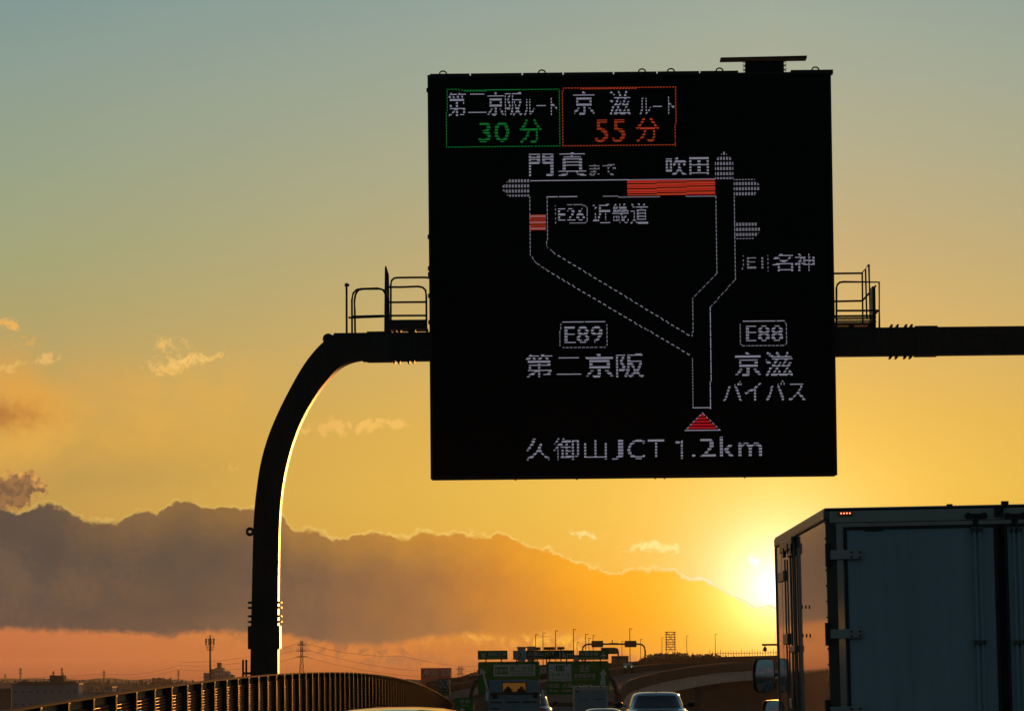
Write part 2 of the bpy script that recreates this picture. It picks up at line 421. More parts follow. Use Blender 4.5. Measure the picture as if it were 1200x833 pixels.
class MB:
    """collects shapes; build() links them as one mesh object"""
    def __init__(s): s.v, s.f = [], []

    def add(s, vs, fs):
        k = len(s.v); s.v += [Vector(v) for v in vs]; s.f += [tuple(i + k for i in f) for f in fs]; return s

    def box(s, x0, x1, y0, y1, z0, z1):
        return s.add([(x0, y0, z0), (x1, y0, z0), (x1, y1, z0), (x0, y1, z0), (x0, y0, z1), (x1, y0, z1), (x1, y1, z1), (x0, y1, z1)],
                     [(0, 3, 2, 1), (4, 5, 6, 7), (0, 1, 5, 4), (1, 2, 6, 5), (2, 3, 7, 6), (3, 0, 4, 7)])

    def cbox(s, c, sx, sy, sz):
        return s.box(c[0] - sx / 2, c[0] + sx / 2, c[1] - sy / 2, c[1] + sy / 2, c[2] - sz / 2, c[2] + sz / 2)

    def tube(s, pts, r, n=8, r1=None, close=False):
        pts = [Vector(p) for p in pts]; rings = []
        for i, p in enumerate(pts):
            if close:
                t = pts[(i + 1) % len(pts)] - pts[i - 1]
            else:
                t = (pts[min(i + 1, len(pts) - 1)] - pts[max(i - 1, 0)])
            t.normalize()
            a = t.cross(Vector((0, 0, 1)))
            if a.length < 0.05: a = t.cross(Vector((0, 1, 0)))
            a.normalize(); b = a.cross(t)
            rr = r if r1 is None else r + (r1 - r) * i / (len(pts) - 1)
            rings.append([p + a * (rr * math.cos(2 * math.pi * k / n)) + b * (rr * math.sin(2 * math.pi * k / n)) for k in range(n)])
        fs = []
        N = len(pts)
        for i in range(N if close else N - 1):
            j = (i + 1) % N
            for k in range(n):
                fs.append((i * n + k, i * n + (k + 1) % n, j * n + (k + 1) % n, j * n + k))
        if not close:
            fs.append(tuple(range(n))[::-1]); fs.append(tuple((N - 1) * n + k for k in range(n)))
        return s.add([v for r_ in rings for v in r_], fs)

    def bar(s, p0, p1, r, n=6): return s.tube([p0, p1], r, n)

    def loft(s, rings, caps=True, closed=True):
        n = len(rings[0]); fs = []
        for i in range(len(rings) - 1):
            for k in range(n if closed else n - 1):
                fs.append((i * n + k, i * n + (k + 1) % n, (i + 1) * n + (k + 1) % n, (i + 1) * n + k))
        if caps:
            fs.append(tuple(range(n))[::-1]); fs.append(tuple((len(rings) - 1) * n + k for k in range(n)))
        return s.add([v for r in rings for v in r], fs)

    def build(s, name, mt, parent=None, world=False, smooth=False, bevel=0.0, seg=2):
        vs = s.v
        if world and parent is not None:
            inv = world_of(parent).inverted(); vs = [inv @ v for v in vs]
        me = bpy.data.meshes.new(name); me.from_pydata([tuple(v) for v in vs], [], s.f); me.update()
        me.materials.append(MT[mt] if isinstance(mt, str) else mt)
        o = bpy.data.objects.new(name, me); COL.objects.link(o)
        if parent is not None:
            o.parent = parent; KIDS.setdefault(parent.name, []).append(o)
        bm = bmesh.new(); bm.from_mesh(me); bmesh.ops.recalc_face_normals(bm, faces=bm.faces)
        if bevel:
            bmesh.ops.bevel(bm, geom=[e for e in bm.edges if e.calc_face_angle(0) > 0.6], offset=bevel, segments=seg, affect='EDGES', profile=0.6)
        if smooth:
            for f in bm.faces: f.smooth = True
        bm.to_mesh(me); bm.free()
        if smooth:
            try: me.set_sharp_from_angle(angle=math.radians(38))
            except Exception: pass
        return o


def share(src, name, parent, loc, rot=(0, 0, 0), scale=None):
    o = bpy.data.objects.new(name, src.data); COL.objects.link(o); o.parent = parent
    o.location = loc; o.rotation_euler = rot
    if scale: o.scale = scale
    KIDS.setdefault(parent.name, []).append(o)
    return o


def copy_thing(src, loc, rot=None, label=None):
    c = src.copy(); COL.objects.link(c); c.location = loc
    if rot is not None: c.rotation_euler = rot
    if label: c['label'] = label
    for k in KIDS.get(src.name, []):
        kc = k.copy(); COL.objects.link(kc); kc.parent = c; KIDS.setdefault(c.name, []).append(kc)
        for g in KIDS.get(k.name, []):
            gc = g.copy(); COL.objects.link(gc); gc.parent = kc; KIDS.setdefault(kc.name, []).append(gc)
    return c


# ---------------------------------------------------------------- lettering
_tx = {}


def glyphs(s):
    """flat triangles of a string: vertices (N,2) scaled to the unit square, triangle indices"""
    if s in _tx: return _tx[s]
    c = bpy.data.curves.new('lettering', 'FONT'); c.body = s; c.resolution_u = 3
    o = bpy.data.objects.new('lettering', c); COL.objects.link(o)
    dg = bpy.context.evaluated_depsgraph_get(); ev = o.evaluated_get(dg); me = ev.to_mesh()
    me.calc_loop_triangles()
    v = np.array([p.co[:2] for p in me.vertices]); t = np.array([l.vertices[:] for l in me.loop_triangles])
    ev.to_mesh_clear(); bpy.data.objects.remove(o); bpy.data.curves.remove(c)
    lo, hi = v.min(0), v.max(0)
    asp = (hi[0] - lo[0]) / (hi[1] - lo[1])
    v = (v - lo) / (hi - lo)
    _tx[s] = (v, t, asp)
    return _tx[s]


def letters(mb, s, x0, x1, z0, z1, y):
    """lettering facing -Y in the rectangle x0..x1, z0..z1"""
    v, t, _ = glyphs(s)
    mb.add([(x0 + a * (x1 - x0), y, z0 + b * (z1 - z0)) for a, b in v], [tuple(int(i) for i in q) for q in t])
    return mb


def zr(y):
    """height of the road surface: a long crest at 85 m, falling beyond"""
    if y <= 187: return -1.3e-4 * (y - 85) ** 2
    return -1.3e-4 * 102 ** 2 - 0.0265 * (y - 187)

# ================================================================ THE SETTING
GZ = -14.0
g = MB()
N = 24
for i in range(N + 1):
    for j in range(N + 1):
        g.v.append(Vector((-4500 + 9000 * i / N, -400 + 9200 * j / N, GZ)))
for i in range(N):
    for j in range(N):
        a = i * (N + 1) + j; g.f.append((a, a + N + 1, a + N + 2, a + 1))
tag(g.build('ground', 'ground'), kind='structure')


def strip(name, mt, x0, x1, dz, y0=-60, y1=520, step=6, thick=0.0, kind='structure', parent=None):
    b = MB(); ys = [y0 + (y1 - y0) * i / int((y1 - y0) / step) for i in range(int((y1 - y0) / step) + 1)]
    if thick:
        b.loft([[(x0, y, zr(y) + dz), (x1, y, zr(y) + dz), (x1, y, zr(y) + dz - thick), (x0, y, zr(y) + dz - thick)] for y in ys])
    else:
        b.loft([[(x0, y, zr(y) + dz), (x1, y, zr(y) + dz)] for y in ys], caps=False, closed=False)
    o = b.build(name, mt, parent)
    return tag(o, kind=kind) if parent is None else o


strip('road', 'asphalt', -4.15, 9.6, 0.0)
strip('viaduct_deck', 'concrete', -4.9, 18.5, -0.03, thick=1.5)
strip('parapet', 'concrete', -4.62, -4.28, 0.95, y0=-60, y1=520, thick=1.0)
strip('median_barrier', 'concrete', 9.7, 10.0, 0.85, thick=0.9)
strip('edge_line', 'paintw', -2.15, -1.97, 0.006)
strip('edge_line', 'paintw', 8.6, 8.78, 0.006)
b = MB()
for x in (1.5, 5.05):
    for i in range(28):
        y = -40 + i * 20
        b.add([(x - .07, y, zr(y) + .006), (x + .07, y, zr(y) + .006), (x + .07, y + 8, zr(y + 8) + .006), (x - .07, y + 8, zr(y + 8) + .006)], [(0, 1, 2, 3)])
tag(b.build('lane_marking', 'paintw'), kind='structure')

# haze
hz = MB().box(-4600, 4600, -500, 8900, GZ - 1.0, 48.0).build('haze', 'ground')
hz.data.materials.clear()
hm = bpy.data.materials.new('haze_air'); hm.use_nodes = True; hm.node_tree.nodes.clear()
ho = hm.node_tree.nodes.new('ShaderNodeOutputMaterial'); hv = hm.node_tree.nodes.new('ShaderNodeVolumePrincipled')
hv.inputs['Color'].default_value = (0.95, 0.86, 0.78, 1); hv.inputs['Density'].default_value = HAZE
hv.inputs['Anisotropy'].default_value = 0.5
hm.node_tree.links.new(hv.outputs[0], ho.inputs['Volume']); hz.data.materials.append(hm)
tag(hz, kind='stuff')


def ridge(name, pts, D, base_z, mt, depth=250, kind='structure', rough=0.0, step=3.0, seed=1):
    """a hill whose crest shows at the pixels pts, D metres away, with real depth"""
    rnd = random.Random(seed)
    xs = [at(p[0], p[1], D) for p in pts]
    b = MB(); rings = []
    n = max(2, int((xs[-1].x - xs[0].x) / step))
    ph = [rnd.uniform(0, 6) for _ in range(4)]
    for i in range(n + 1):
        x = xs[0].x + (xs[-1].x - xs[0].x) * i / n
        k = 0
        while k < len(xs) - 2 and xs[k + 1].x < x: k += 1
        t = (x - xs[k].x) / (xs[k + 1].x - xs[k].x); t = t * t * (3 - 2 * t)
        z = xs[k].z * (1 - t) + xs[k + 1].z * t + rough * (0.5 * math.sin(x * 0.11 + ph[0]) + 0.35 * math.sin(x * 0.31 + ph[1]) + 0.8 * (rnd.random() - 0.5))
        rings.append([(x, D - depth * .5, base_z), (x, D - depth * .25, base_z + (z - base_z) * .55), (x, D - depth * .06, base_z + (z - base_z) * .93), (x, D, z),
                      (x, D + depth * .1, base_z + (z - base_z) * .9), (x, D + depth * .6, base_z)])
    b.loft(rings, caps=False, closed=False)
    return tag(b.build(name, mt), kind=kind)


ridge('hills', [(-300, 793), (0, 795), (60, 794.5), (95, 796), (118, 794), (122, 794), (160, 796), (185, 795), (192, 792.5), (200, 796), (240, 798), (330, 797), (420, 796), (480, 797), (600, 795), (1400, 784)], 6200, GZ - 1, 'hill', 900, rough=0.9, step=14, seed=3)
ridge('hillside', [(-300, 799), (0, 800), (120, 800), (240, 801), (300, 800), (420, 797), (470, 795), (500, 796), (640, 792)], 2600, GZ - 1, 'hill', 500, rough=1.2, step=7, seed=5)
ridge('wooded_hill', [(520, 800), (532, 797), (545, 792), (556, 787), (570, 783), (600, 780), (640, 781)], 1700, GZ - 1, 'hill', 260, rough=0.8, step=3, seed=8)
ridge('embankment', [(455, 806), (520, 803), (560, 799), (640, 790), (716, 784), (760, 779), (830, 776), (910, 774), (1150, 770), (1400, 768)], 1040, GZ - 1, 'hill', 200, rough=0.4, step=3, seed=9)

# trees on the skyline behind the viaduct: a mass of small leaf clumps
def treeline(name, pts, D, n, size, seed, depth=18.0):
    rnd = random.Random(seed); b = MB()
    for _ in range(n):
        t = rnd.random() * (len(pts) - 1); k = int(t); t -= k
        px = pts[k][0] * (1 - t) + pts[k + 1][0] * t; py = pts[k][1] * (1 - t) + pts[k + 1][1] * t
        top = at(px, py, D); z = top.z - abs(rnd.gauss(0, 1)) * size * 1.6 - rnd.random() * size
        c = Vector((top.x, D + rnd.uniform(-depth, depth), z)); s = size * rnd.uniform(0.25, 0.6)
        vs = [c + Vector((rnd.uniform(-1, 1), rnd.uniform(-1, 1), rnd.uniform(-1, 1))) * s for _ in range(4)]
        b.add(vs, [(0, 1, 2), (0, 2, 3), (0, 3, 1), (1, 3, 2)])
    return tag(b.build(name, 'leaf'), kind='stuff')


treeline('treeline', [(752, 771), (765, 766), (780, 764.5), (795, 764), (806, 766), (825, 765.5), (838, 767), (870, 769)], 1320, 2600, 1.5, 2)
treeline('far_treeline', [(0, 796), (60, 795), (110, 796), (150, 797), (182, 797), (190, 793), (196, 796), (240, 798), (420, 797), (428, 795.5), (440, 797), (470, 796), (505, 796)], 2620, 2600, 3.2, 4, 60)
treeline('hill_treeline', [(522, 798), (540, 794), (553, 788), (565, 784), (600, 779)], 1690, 900, 2.0, 6, 20)
treeline('town_treeline', [(95, 806), (140, 809), (180, 806), (230, 808), (300, 806), (480, 806), (560, 806)], 1250, 1600, 2.6, 11, 30)

# ================================================================ NOISE FENCE
def fx(y):
    return -4.4
fence = thing('noise_barrier', 'brown louvred noise fence with steel posts curving down along the road edge', 'fence', (-4.4, 24, zr(24)))
FH = 2.2
mp = MB()
k = 0
z = 0.02
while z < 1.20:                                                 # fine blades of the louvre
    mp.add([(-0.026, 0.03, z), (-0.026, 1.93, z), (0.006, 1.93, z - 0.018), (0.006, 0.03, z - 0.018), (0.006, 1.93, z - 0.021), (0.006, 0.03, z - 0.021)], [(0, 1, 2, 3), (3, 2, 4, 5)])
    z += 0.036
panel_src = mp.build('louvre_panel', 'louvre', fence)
tray_src = MB().box(-0.06, -0.03, 0, 1.96, 0.0, 1.262).build('backing_tray', 'fence_post', fence)  # dark material stands in for shade in the gaps between blades
ps = MB()
ps.box(-0.075, 0.062, -0.045, -0.035, -0.1, 1.25).box(-0.075, 0.062, 0.035, 0.045, -0.1, 1.25).box(-0.005, 0.004, -0.035, 0.035, -0.1, 1.25)
ps.box(-0.08, 0.066, -0.05, 0.05, 1.25, 1.258)
post_src = ps.build('post', 'fence_post', fence)
rl = MB().box(-0.055, 0.068, 0.0, 1.99, 1.262, 1.276)
rail_src = rl.build('top_rail', 'fence', fence)
NB = 83
for i in range(NB):
    y = 24 + 2 * i
    z0 = zr(y) + 0.95 - zr(24); ang = math.atan2(zr(y + 2) - zr(y), 2)
    hgt = 0.0
    for src, nm, dy in ((panel_src, 'louvre_panel', 0.02), (tray_src, 'backing_tray', 0.02), (post_src, 'post', 0.0), (rail_src, 'top_rail', 0.005)):
        if i == 0:
            o = src
        else:
            o = share(src, nm, fence, (0, 0, 0))
        o.location = (0, 2 * i + dy, z0 + hgt); o.rotation_euler = (ang if nm != 'post' else 0, 0, 0)

# ================================================================ MAIN SIGN GANTRY
YG = 70.0
gx = lambda px, py: at(px, py, YG)
gbase = gx(310, 793)
gan = thing('sign_gantry', 'dark curved steel sign gantry arching from behind the fence over the road', 'gantry', (gbase.x, YG, zr(YG) - 0.1))
outer = [(293, 840), (293.3, 793), (294, 740), (295, 700), (296, 650), (297.5, 605), (301, 570), (306, 540), (314, 512), (325, 485), (340, 455), (355, 429), (369, 410.5), (382, 398), (392, 391.2)]
inner = [(325.5, 840), (325.5, 793), (325.5, 740), (325.7, 700), (326.3, 650), (327.6, 605), (331, 570), (337, 540), (345, 513), (356, 487), (370, 463), (384, 444.5), (397, 431), (410, 424), (425, 420.6)]
rings = []
YF, YB = YG, YG + 0.42
ob, ib = gx(outer[0][0], outer[0][1]), gx(inner[0][0], inner[0][1])
rings.append([(ob.x, YF, zr(YG) - 0.9), (ib.x, YF, zr(YG) - 0.9), (ib.x, YB, zr(YG) - 0.9), (ob.x, YB, zr(YG) - 0.9)])
def dense(pts, n=4):
    out = []
    for i in range(len(pts) - 1):
        p0 = Vector(pts[max(i - 1, 0)]); p1 = Vector(pts[i]); p2 = Vector(pts[i + 1]); p3 = Vector(pts[min(i + 2, len(pts) - 1)])
        for k in range(n):
            t = k / n
            out.append(0.5 * ((2 * p1) + (p2 - p0) * t + (2 * p0 - 5 * p1 + 4 * p2 - p3) * t * t + (3 * p1 - p0 - 3 * p2 + p3) * t ** 3))
    out.append(Vector(pts[-1])); return out
for o_, i_ in zip(dense(outer), dense(inner)):
    a, c = gx(*o_), gx(*i_)
    rings.append([(a.x, YF, a.z), (c.x, YF, c.z), (c.x, YB, c.z), (a.x, YB, a.z)])
MB().loft(rings).build('column', 'gantry', gan, world=True, smooth=True)
# beam
bt, bb = gx(740, 386.6).z, gx(740, 418.5).z
bL = gx(384, 395); xr = 16.5
b = MB()
pl, pl2 = gx(391, 391.0), gx(425, 421)
b.loft([[(pl.x, YF + .003, bt), (pl.x, YB - .003, bt), (pl.x + .02, YB - .003, pl.z - .1), (pl.x + .02, YF + .003, pl.z - .1)],
        [(pl2.x, YF + .003, bt), (pl2.x, YB - .003, bt), (pl2.x, YB - .003, bb - 0.01), (pl2.x, YF + .003, bb - 0.01)],
        [(xr, YF + .003, bt), (xr, YB - .003, bt), (xr, YB - .003, bb), (xr, YF + .003, bb)]])
b.build('beam', 'gantry', gan, world=True)
# right column, beyond the picture
MB().box(xr - .003, xr + .50, YF, YB, zr(YG) - .9, bt).build('column', 'gantry', gan, world=True, bevel=.04)
MB().box(xr - .15, xr + .65, YF - .15, YB + .15, zr(YG) - .9, zr(YG) + .1).build('footing', 'concrete', gan, world=True)
# splice collars with rows of bolts
def bolt_rows_v(zc_list, x0, x1, nm='bolt_row'):
    for zc in zc_list:
        b = MB(); b.box(x0 - .012, x1 + .012, YF - .012, YB + .012, zc - .018, zc + .018)
        for k in range(5):
            x = x0 + (x1 - x0) * (k + .5) / 5; b.bar((x, YF - .012, zc), (x, YF - .045, zc), .018, 6)
        for k in range(5):
            y = YF + (YB - YF) * (k + .5) / 5
            b.bar((x0 - .012, y, zc), (x0 - .055, y, zc), .02, 6); b.bar((x1 + .012, y, zc), (x1 + .055, y, zc), .02, 6)
        b.build(nm, 'steel_bolt', gan, world=True)
cl, cr = gx(294, 715).x, gx(325.6, 715).x
bolt_rows_v([gx(310, yy).z for yy in (705.5, 711.5, 721.5, 728)], cl, cr)
MB().box(cl - .055, cr + .03, YF - .03, YB + .03, gx(310, 760).z, gx(310, 733).z).build('splice_collar', 'gantry', gan, world=True)
def bolt_rows_h(xs, nm='bolt_row'):
    for x in xs:
        b = MB(); b.box(x - .018, x + .018, YF - .012, YB + .012, bb - .012, bt + .012)
        for k in range(5):
            z = bb + (bt - bb) * (k + .5) / 5; b.bar((x, YF - .012, z), (x, YF - .045, z), .018, 6)
        for k in range(5):
            y = YF + (YB - YF) * (k + .5) / 5
            b.bar((x, y, bt + .012), (x + .02, y, bt + .055), .02, 6); b.bar((x, y, bb - .012), (x - .02, y, bb - .055), .02, 6)
        b.build(nm, 'steel_bolt', gan, world=True)
bolt_rows_h([gx(xx, 400).x for xx in (1045, 1052, 1062, 1068.5)])
bolt_rows_h([gx(xx, 405).x for xx in (462.5, 468, 479.5, 485)])
for xa, xb in ((1073, 1099), (430, 459)):
    MB().box(gx(xa, 400).x, gx(xb, 400).x, YF - .02, YB + .02, bb - .02, bt + .02).build('splice_collar', 'gantry', gan, world=True)
# lugs
p = gx(291.5, 622)
ring = [(p.x + .055 * math.cos(a), YF + .3, p.z + .055 * math.sin(a)) for a in [i * math.pi / 8 for i in range(16)]]
MB().tube(ring, .028, 8, close=True).box(p.x + .05, p.x + .10, YF + .27, YF + .33, p.z - .06, p.z + .06).build('lifting_lug', 'gantry', gan, world=True)
p = gx(385.5, 396.5)
b = MB().tube([(p.x - .02, YF + .1, p.z), (p.x - .02, YB - .1, p.z)], .1, 14)
p2 = gx(393, 395); b.box(p.x, p2.x, YF + .1, YB - .1, p.z - .02, p2.z + .03); b.build('corner_lug', 'gantry', gan, world=True)
# small bracket at the foot with two stub pipes
b = MB()
for xx in (284.8, 288.6):
    b.bar(tuple(gx(xx, 840)), tuple(gx(xx, 772.5)), .018, 6)
q = gx(285, 788.5); b.box(q.x, gx(294, 788).x, YG + .02, YG + .06, q.z - .02, q.z + .02)
b.build('stub_pipes', 'gantry', gan, world=True)

# ---- walkways
def walkway(name_bits):
    pass
RR = .019
def rtube(pts, y, r=RR, n=7):
    return [(gx(*p).x, y, gx(*p).z) for p in pts]
yf, yb = YF - .05, YB + .15
wl = thing('access_walkway', 'left access platform with looped pipe rails on the gantry beam beside the board', 'walkway', (gx(450, 390).x, YG, bt))
def rail(pts, y, par, r=RR, nm='rail'):
    MB().tube(rtube(pts, y), r, 7).build(nm, 'galv', par, world=True, smooth=True)
MB().bar(*rtube([(406.5, 391), (406.3, 332)], yf), .02, 7).box(gx(404, 334).x, gx(409.5, 334).x, yf - .02, yf + .02, gx(406, 336).z, gx(406, 333).z).build('antenna_pole', 'galv', wl, world=True)
loop1 = [(414.5, 391), (414, 360), (413.6, 348), (415, 341), (418, 336.5), (423, 335), (444, 334.8), (448.5, 336.5), (451, 340), (451.5, 391)]
loop2 = [(412.8, 391), (412.6, 352), (414, 344), (418, 339.8), (424, 338.8), (443, 338.2), (449, 340), (452.5, 346), (453, 391)]
rail(loop1, yb, wl); rail(loop2, yf, wl)
rail([(406.5, 368.8), (413, 368.8), (450, 367.4)], yb, wl); rail([(413, 371.2), (450, 370.2)], yf, wl)
# ladder gate post
b = MB(); b.loft([rtube([(450.2, 391), (457.2, 391)], yf) + rtube([(457.2, 391), (450.2, 391)], yf + .06), rtube([(451, 315), (455.8, 322)], yf) + rtube([(455.8, 322), (451, 315)], yf + .06),
                  rtube([(451.6, 312), (452.8, 312)], yf) + rtube([(452.8, 312), (451.6, 312)], yf + .06)])
b.build('gate_post', 'gantry', wl, world=True)
rail([(456.6, 391), (456.6, 330), (457.5, 325), (460.5, 322.2), (465, 321.6), (497, 321.3), (503, 322)], yb, wl)
rail([(455, 336.8), (470, 336.8), (490, 336), (495.5, 337.2), (498.8, 340.5), (499.6, 346), (499.8, 376)], yf, wl)
rail([(456, 354.6), (500, 354.2)], yf, wl); rail([(456, 370.2), (500, 370)], yf, wl)
MB().box(gx(456, 380).x, gx(501, 380).x, yf - .02, yf + .01, gx(478, 386).z, gx(478, 375).z).build('toe_board', 'gantry', wl, world=True)
MB().box(gx(456, 380).x, gx(501, 380).x, yf + .01, yb, gx(478, 385.6).z, gx(478, 384.2).z).build('deck_grating', 'gantry', wl, world=True)
for xx in (457, 463, 468, 481, 484, 500.5):
    MB().box(gx(xx, 388).x - .02, gx(xx, 388).x + .02, yf + .02, yb, bt, gx(478, 385.7).z).build('support_block', 'gantry', wl, world=True)
MB().tube(rtube([(452, 339), (453.5, 343), (455, 349)], yf - .04), .012, 6).build('lock_chain', 'steel', wl, world=True)

wr = thing('access_walkway', 'right access platform with square cornered pipe rails and mesh toe board beside the board', 'walkway', (gx(1000, 386).x, YG, bt))
rail([(975, 316.8), (1013.2, 316.4), (1021.3, 305.8), (1023.2, 384)], yb, wr)
rail([(1013.4, 316.4), (1014.2, 380)], yb, wr, .016); rail([(1017.3, 311.5), (1018.8, 370)], yb, wr, .016)
rail([(975, 349.8), (1013.6, 349), (1029.6, 331)], yb, wr)
rail([(980, 384), (980, 338), (981.2, 333.6), (984, 331.2), (988, 330.6), (1030, 331), (1030.2, 384.5)], yf, wr)
rail([(980, 364.4), (1029.5, 364.2)], yf, wr)
rail([(1029.6, 363.5), (1024, 370)], yf + .1, wr, .016)
MB().box(gx(1022.4, 380).x, gx(1026.2, 380).x, yf - .02, yb - .1, bt, gx(1024, 336).z).build('gate_post', 'gantry', wr, world=True)
b = MB(); x0, x1 = gx(978, 375).x, gx(1026, 375).x; z0, z1 = gx(1000, 381.5).z, gx(1000, 369.5).z
b.box(x0, x1, yf - .02, yf + .01, z1 - .03, z1).box(x0, x1, yf - .02, yf + .01, z0, z0 + .045)
for i in range(36):
    xa = x0 + (x1 - x0) * i / 36; dx = (x1 - x0) / 36
    b.add([(xa, yf - .01, z0 + .04), (xa + .012, yf - .01, z0 + .04), (xa + dx + .012, yf - .01, z1 - .03), (xa + dx, yf - .01, z1 - .03)], [(0, 1, 2, 3)])
    b.add([(xa + dx, yf - .006, z0 + .04), (xa + dx + .012, yf - .006, z0 + .04), (xa + .012, yf - .006, z1 - .03), (xa, yf - .006, z1 - .03)], [(0, 1, 2, 3)])
b.build('toe_board', 'gantry', wr, world=True)
MB().box(x0, x1, yf + .01, yb, z0, z0 + .03).build('deck_grating', 'gantry', wr, world=True)
for xx in (979, 999, 1021): MB().box(gx(xx, 384).x - .03, gx(xx, 384).x + .03, yf + .02, yb, bt, z0).build('support_block', 'gantry', wr, world=True)

# ================================================================ THE MESSAGE BOARD
YS = 69.45
sx_ = lambda px, py: at(px, py, YS)
BX0, BX1 = sx_(503.6, 323).x, sx_(976.6, 320).x
BZ0, BZ1 = sx_(741, 559).z, sx_(738, 84.5).z
board = thing('message_board', 'tall black electronic route board with a glowing road map in Japanese', 'road sign', ((BX0 + BX1) / 2, YS, BZ0))
MB().box(BX0, BX1, YS + .004, YG - .06, BZ0, BZ1 - .035).build('cabinet', 'cabinet', board, world=True, bevel=.012)
MB().box(BX0 + .25, BX1 - .25, YG - .058, YG + .85 + .25, BZ0 + .3, bb - .06).build('rear_housing', 'cabinet', board, world=True)
MB().box(BX0 + .03, BX1 - .03, YS - .004, YS + .004, BZ0 + .04, BZ1 - .07).build('screen', 'screen', board, world=True)
for (xa, xb, za, zb) in ((BX0 - .012, BX0 + .03, BZ0, BZ1 - .02), (BX1 - .03, BX1 + .012, BZ0, BZ1 - .02)):
    MB().box(xa, xb, YS - .02, YS + .02, za, zb).build('side_trim', 'cabinet', board, world=True)
MB().box(BX0 + .03, BX1 - .03, YS - .02, YS + .02, BZ0 - .012, BZ0 + .04).build('bottom_trim', 'cabinet', board, world=True)
cuts = [503, 551, 612, 660, 719, 770, 820, 866, 926, 977]
for a_, b_ in zip(cuts[:-1], cuts[1:]):
    if a_ == 866: continue
    MB().box(sx_(a_, 85).x + .012, sx_(b_, 85).x - .012, YS - .015, YS + .22, BZ1 - .07, BZ1).build('top_flange', 'cabinet', board, world=True)
MB().box(sx_(866, 85).x, sx_(926, 85).x, YS + .02, YS + .22, BZ1 - .07, BZ1 - .03).build('top_flange', 'cabinet', board, world=True)
eye = None
for xx in (519, 635, 752.5, 786.5, 843.5, 956):
    x = sx_(xx, 84).x
    if eye is None:
        eye = MB().tube([(.062 * math.cos(a), 0, .01 + .055 * math.sin(a)) for a in [i * math.pi / 10 for i in range(11)]], .014, 6).build('lifting_eye', 'steel_bolt', board)
        eye.location = (x - board.location.x, .1, BZ1 - BZ0)
    else:
        share(eye, 'lifting_eye', board, (x - board.location.x, .1, BZ1 - BZ0))
for xx in (604, 676, 768, 779, 873):
    x = sx_(xx, 560).x; MB().bar((x, YS + .08, BZ0), (x, YS + .08, BZ0 - .035), .014, 6).build('drain_stub', 'steel_bolt', board, world=True)
for yy in (105, 277, 314, 321, 346, 377):
    z = sx_(503, yy).z; MB().box(BX0 - .035, BX0 - .012, YS + .05, YS + .15, z - .035, z + .035).build('hinge', 'steel_bolt', board, world=True)
# ventilator cap on top
x0, x1 = sx_(874, 80).x, sx_(919, 80).x; zt = sx_(895, 71).z
vb = MB().box(x0, x1, YS + .05, YS + .32, BZ1 - .03, zt).build('vent_box', 'rubber', board, world=True, bevel=.01)
for (xx, s) in ((x0, -1), (x1, 1)):
    b = MB()
    for k in range(3):
        z = BZ1 + .02 + (zt - BZ1 - .03) * k / 2.0
        b.tube([(xx, YS + .1, z), (xx + s * .05, YS + .1, z + .03), (xx + s * .035, YS + .1, z - .02), (xx, YS + .1, z + .015)], .011, 5)
    b.build('vent_clip', 'steel', board, world=True)
b = MB(); a0, a1 = sx_(844.5, 69), sx_(945.5, 66.8)
b.loft([[(a0.x, YS - .02, a0.z - .012), (a0.x, YS + .36, a0.z - .012), (a0.x, YS + .36, a0.z + .018), (a0.x, YS - .02, a0.z + .018)],
        [(a1.x, YS - .02, a1.z - .02), (a1.x, YS + .36, a1.z - .02), (a1.x, YS + .36, a1.z + .018), (a1.x, YS - .02, a1.z + .018)]])
b.build('vent_cover', 'gantry', board, world=True)

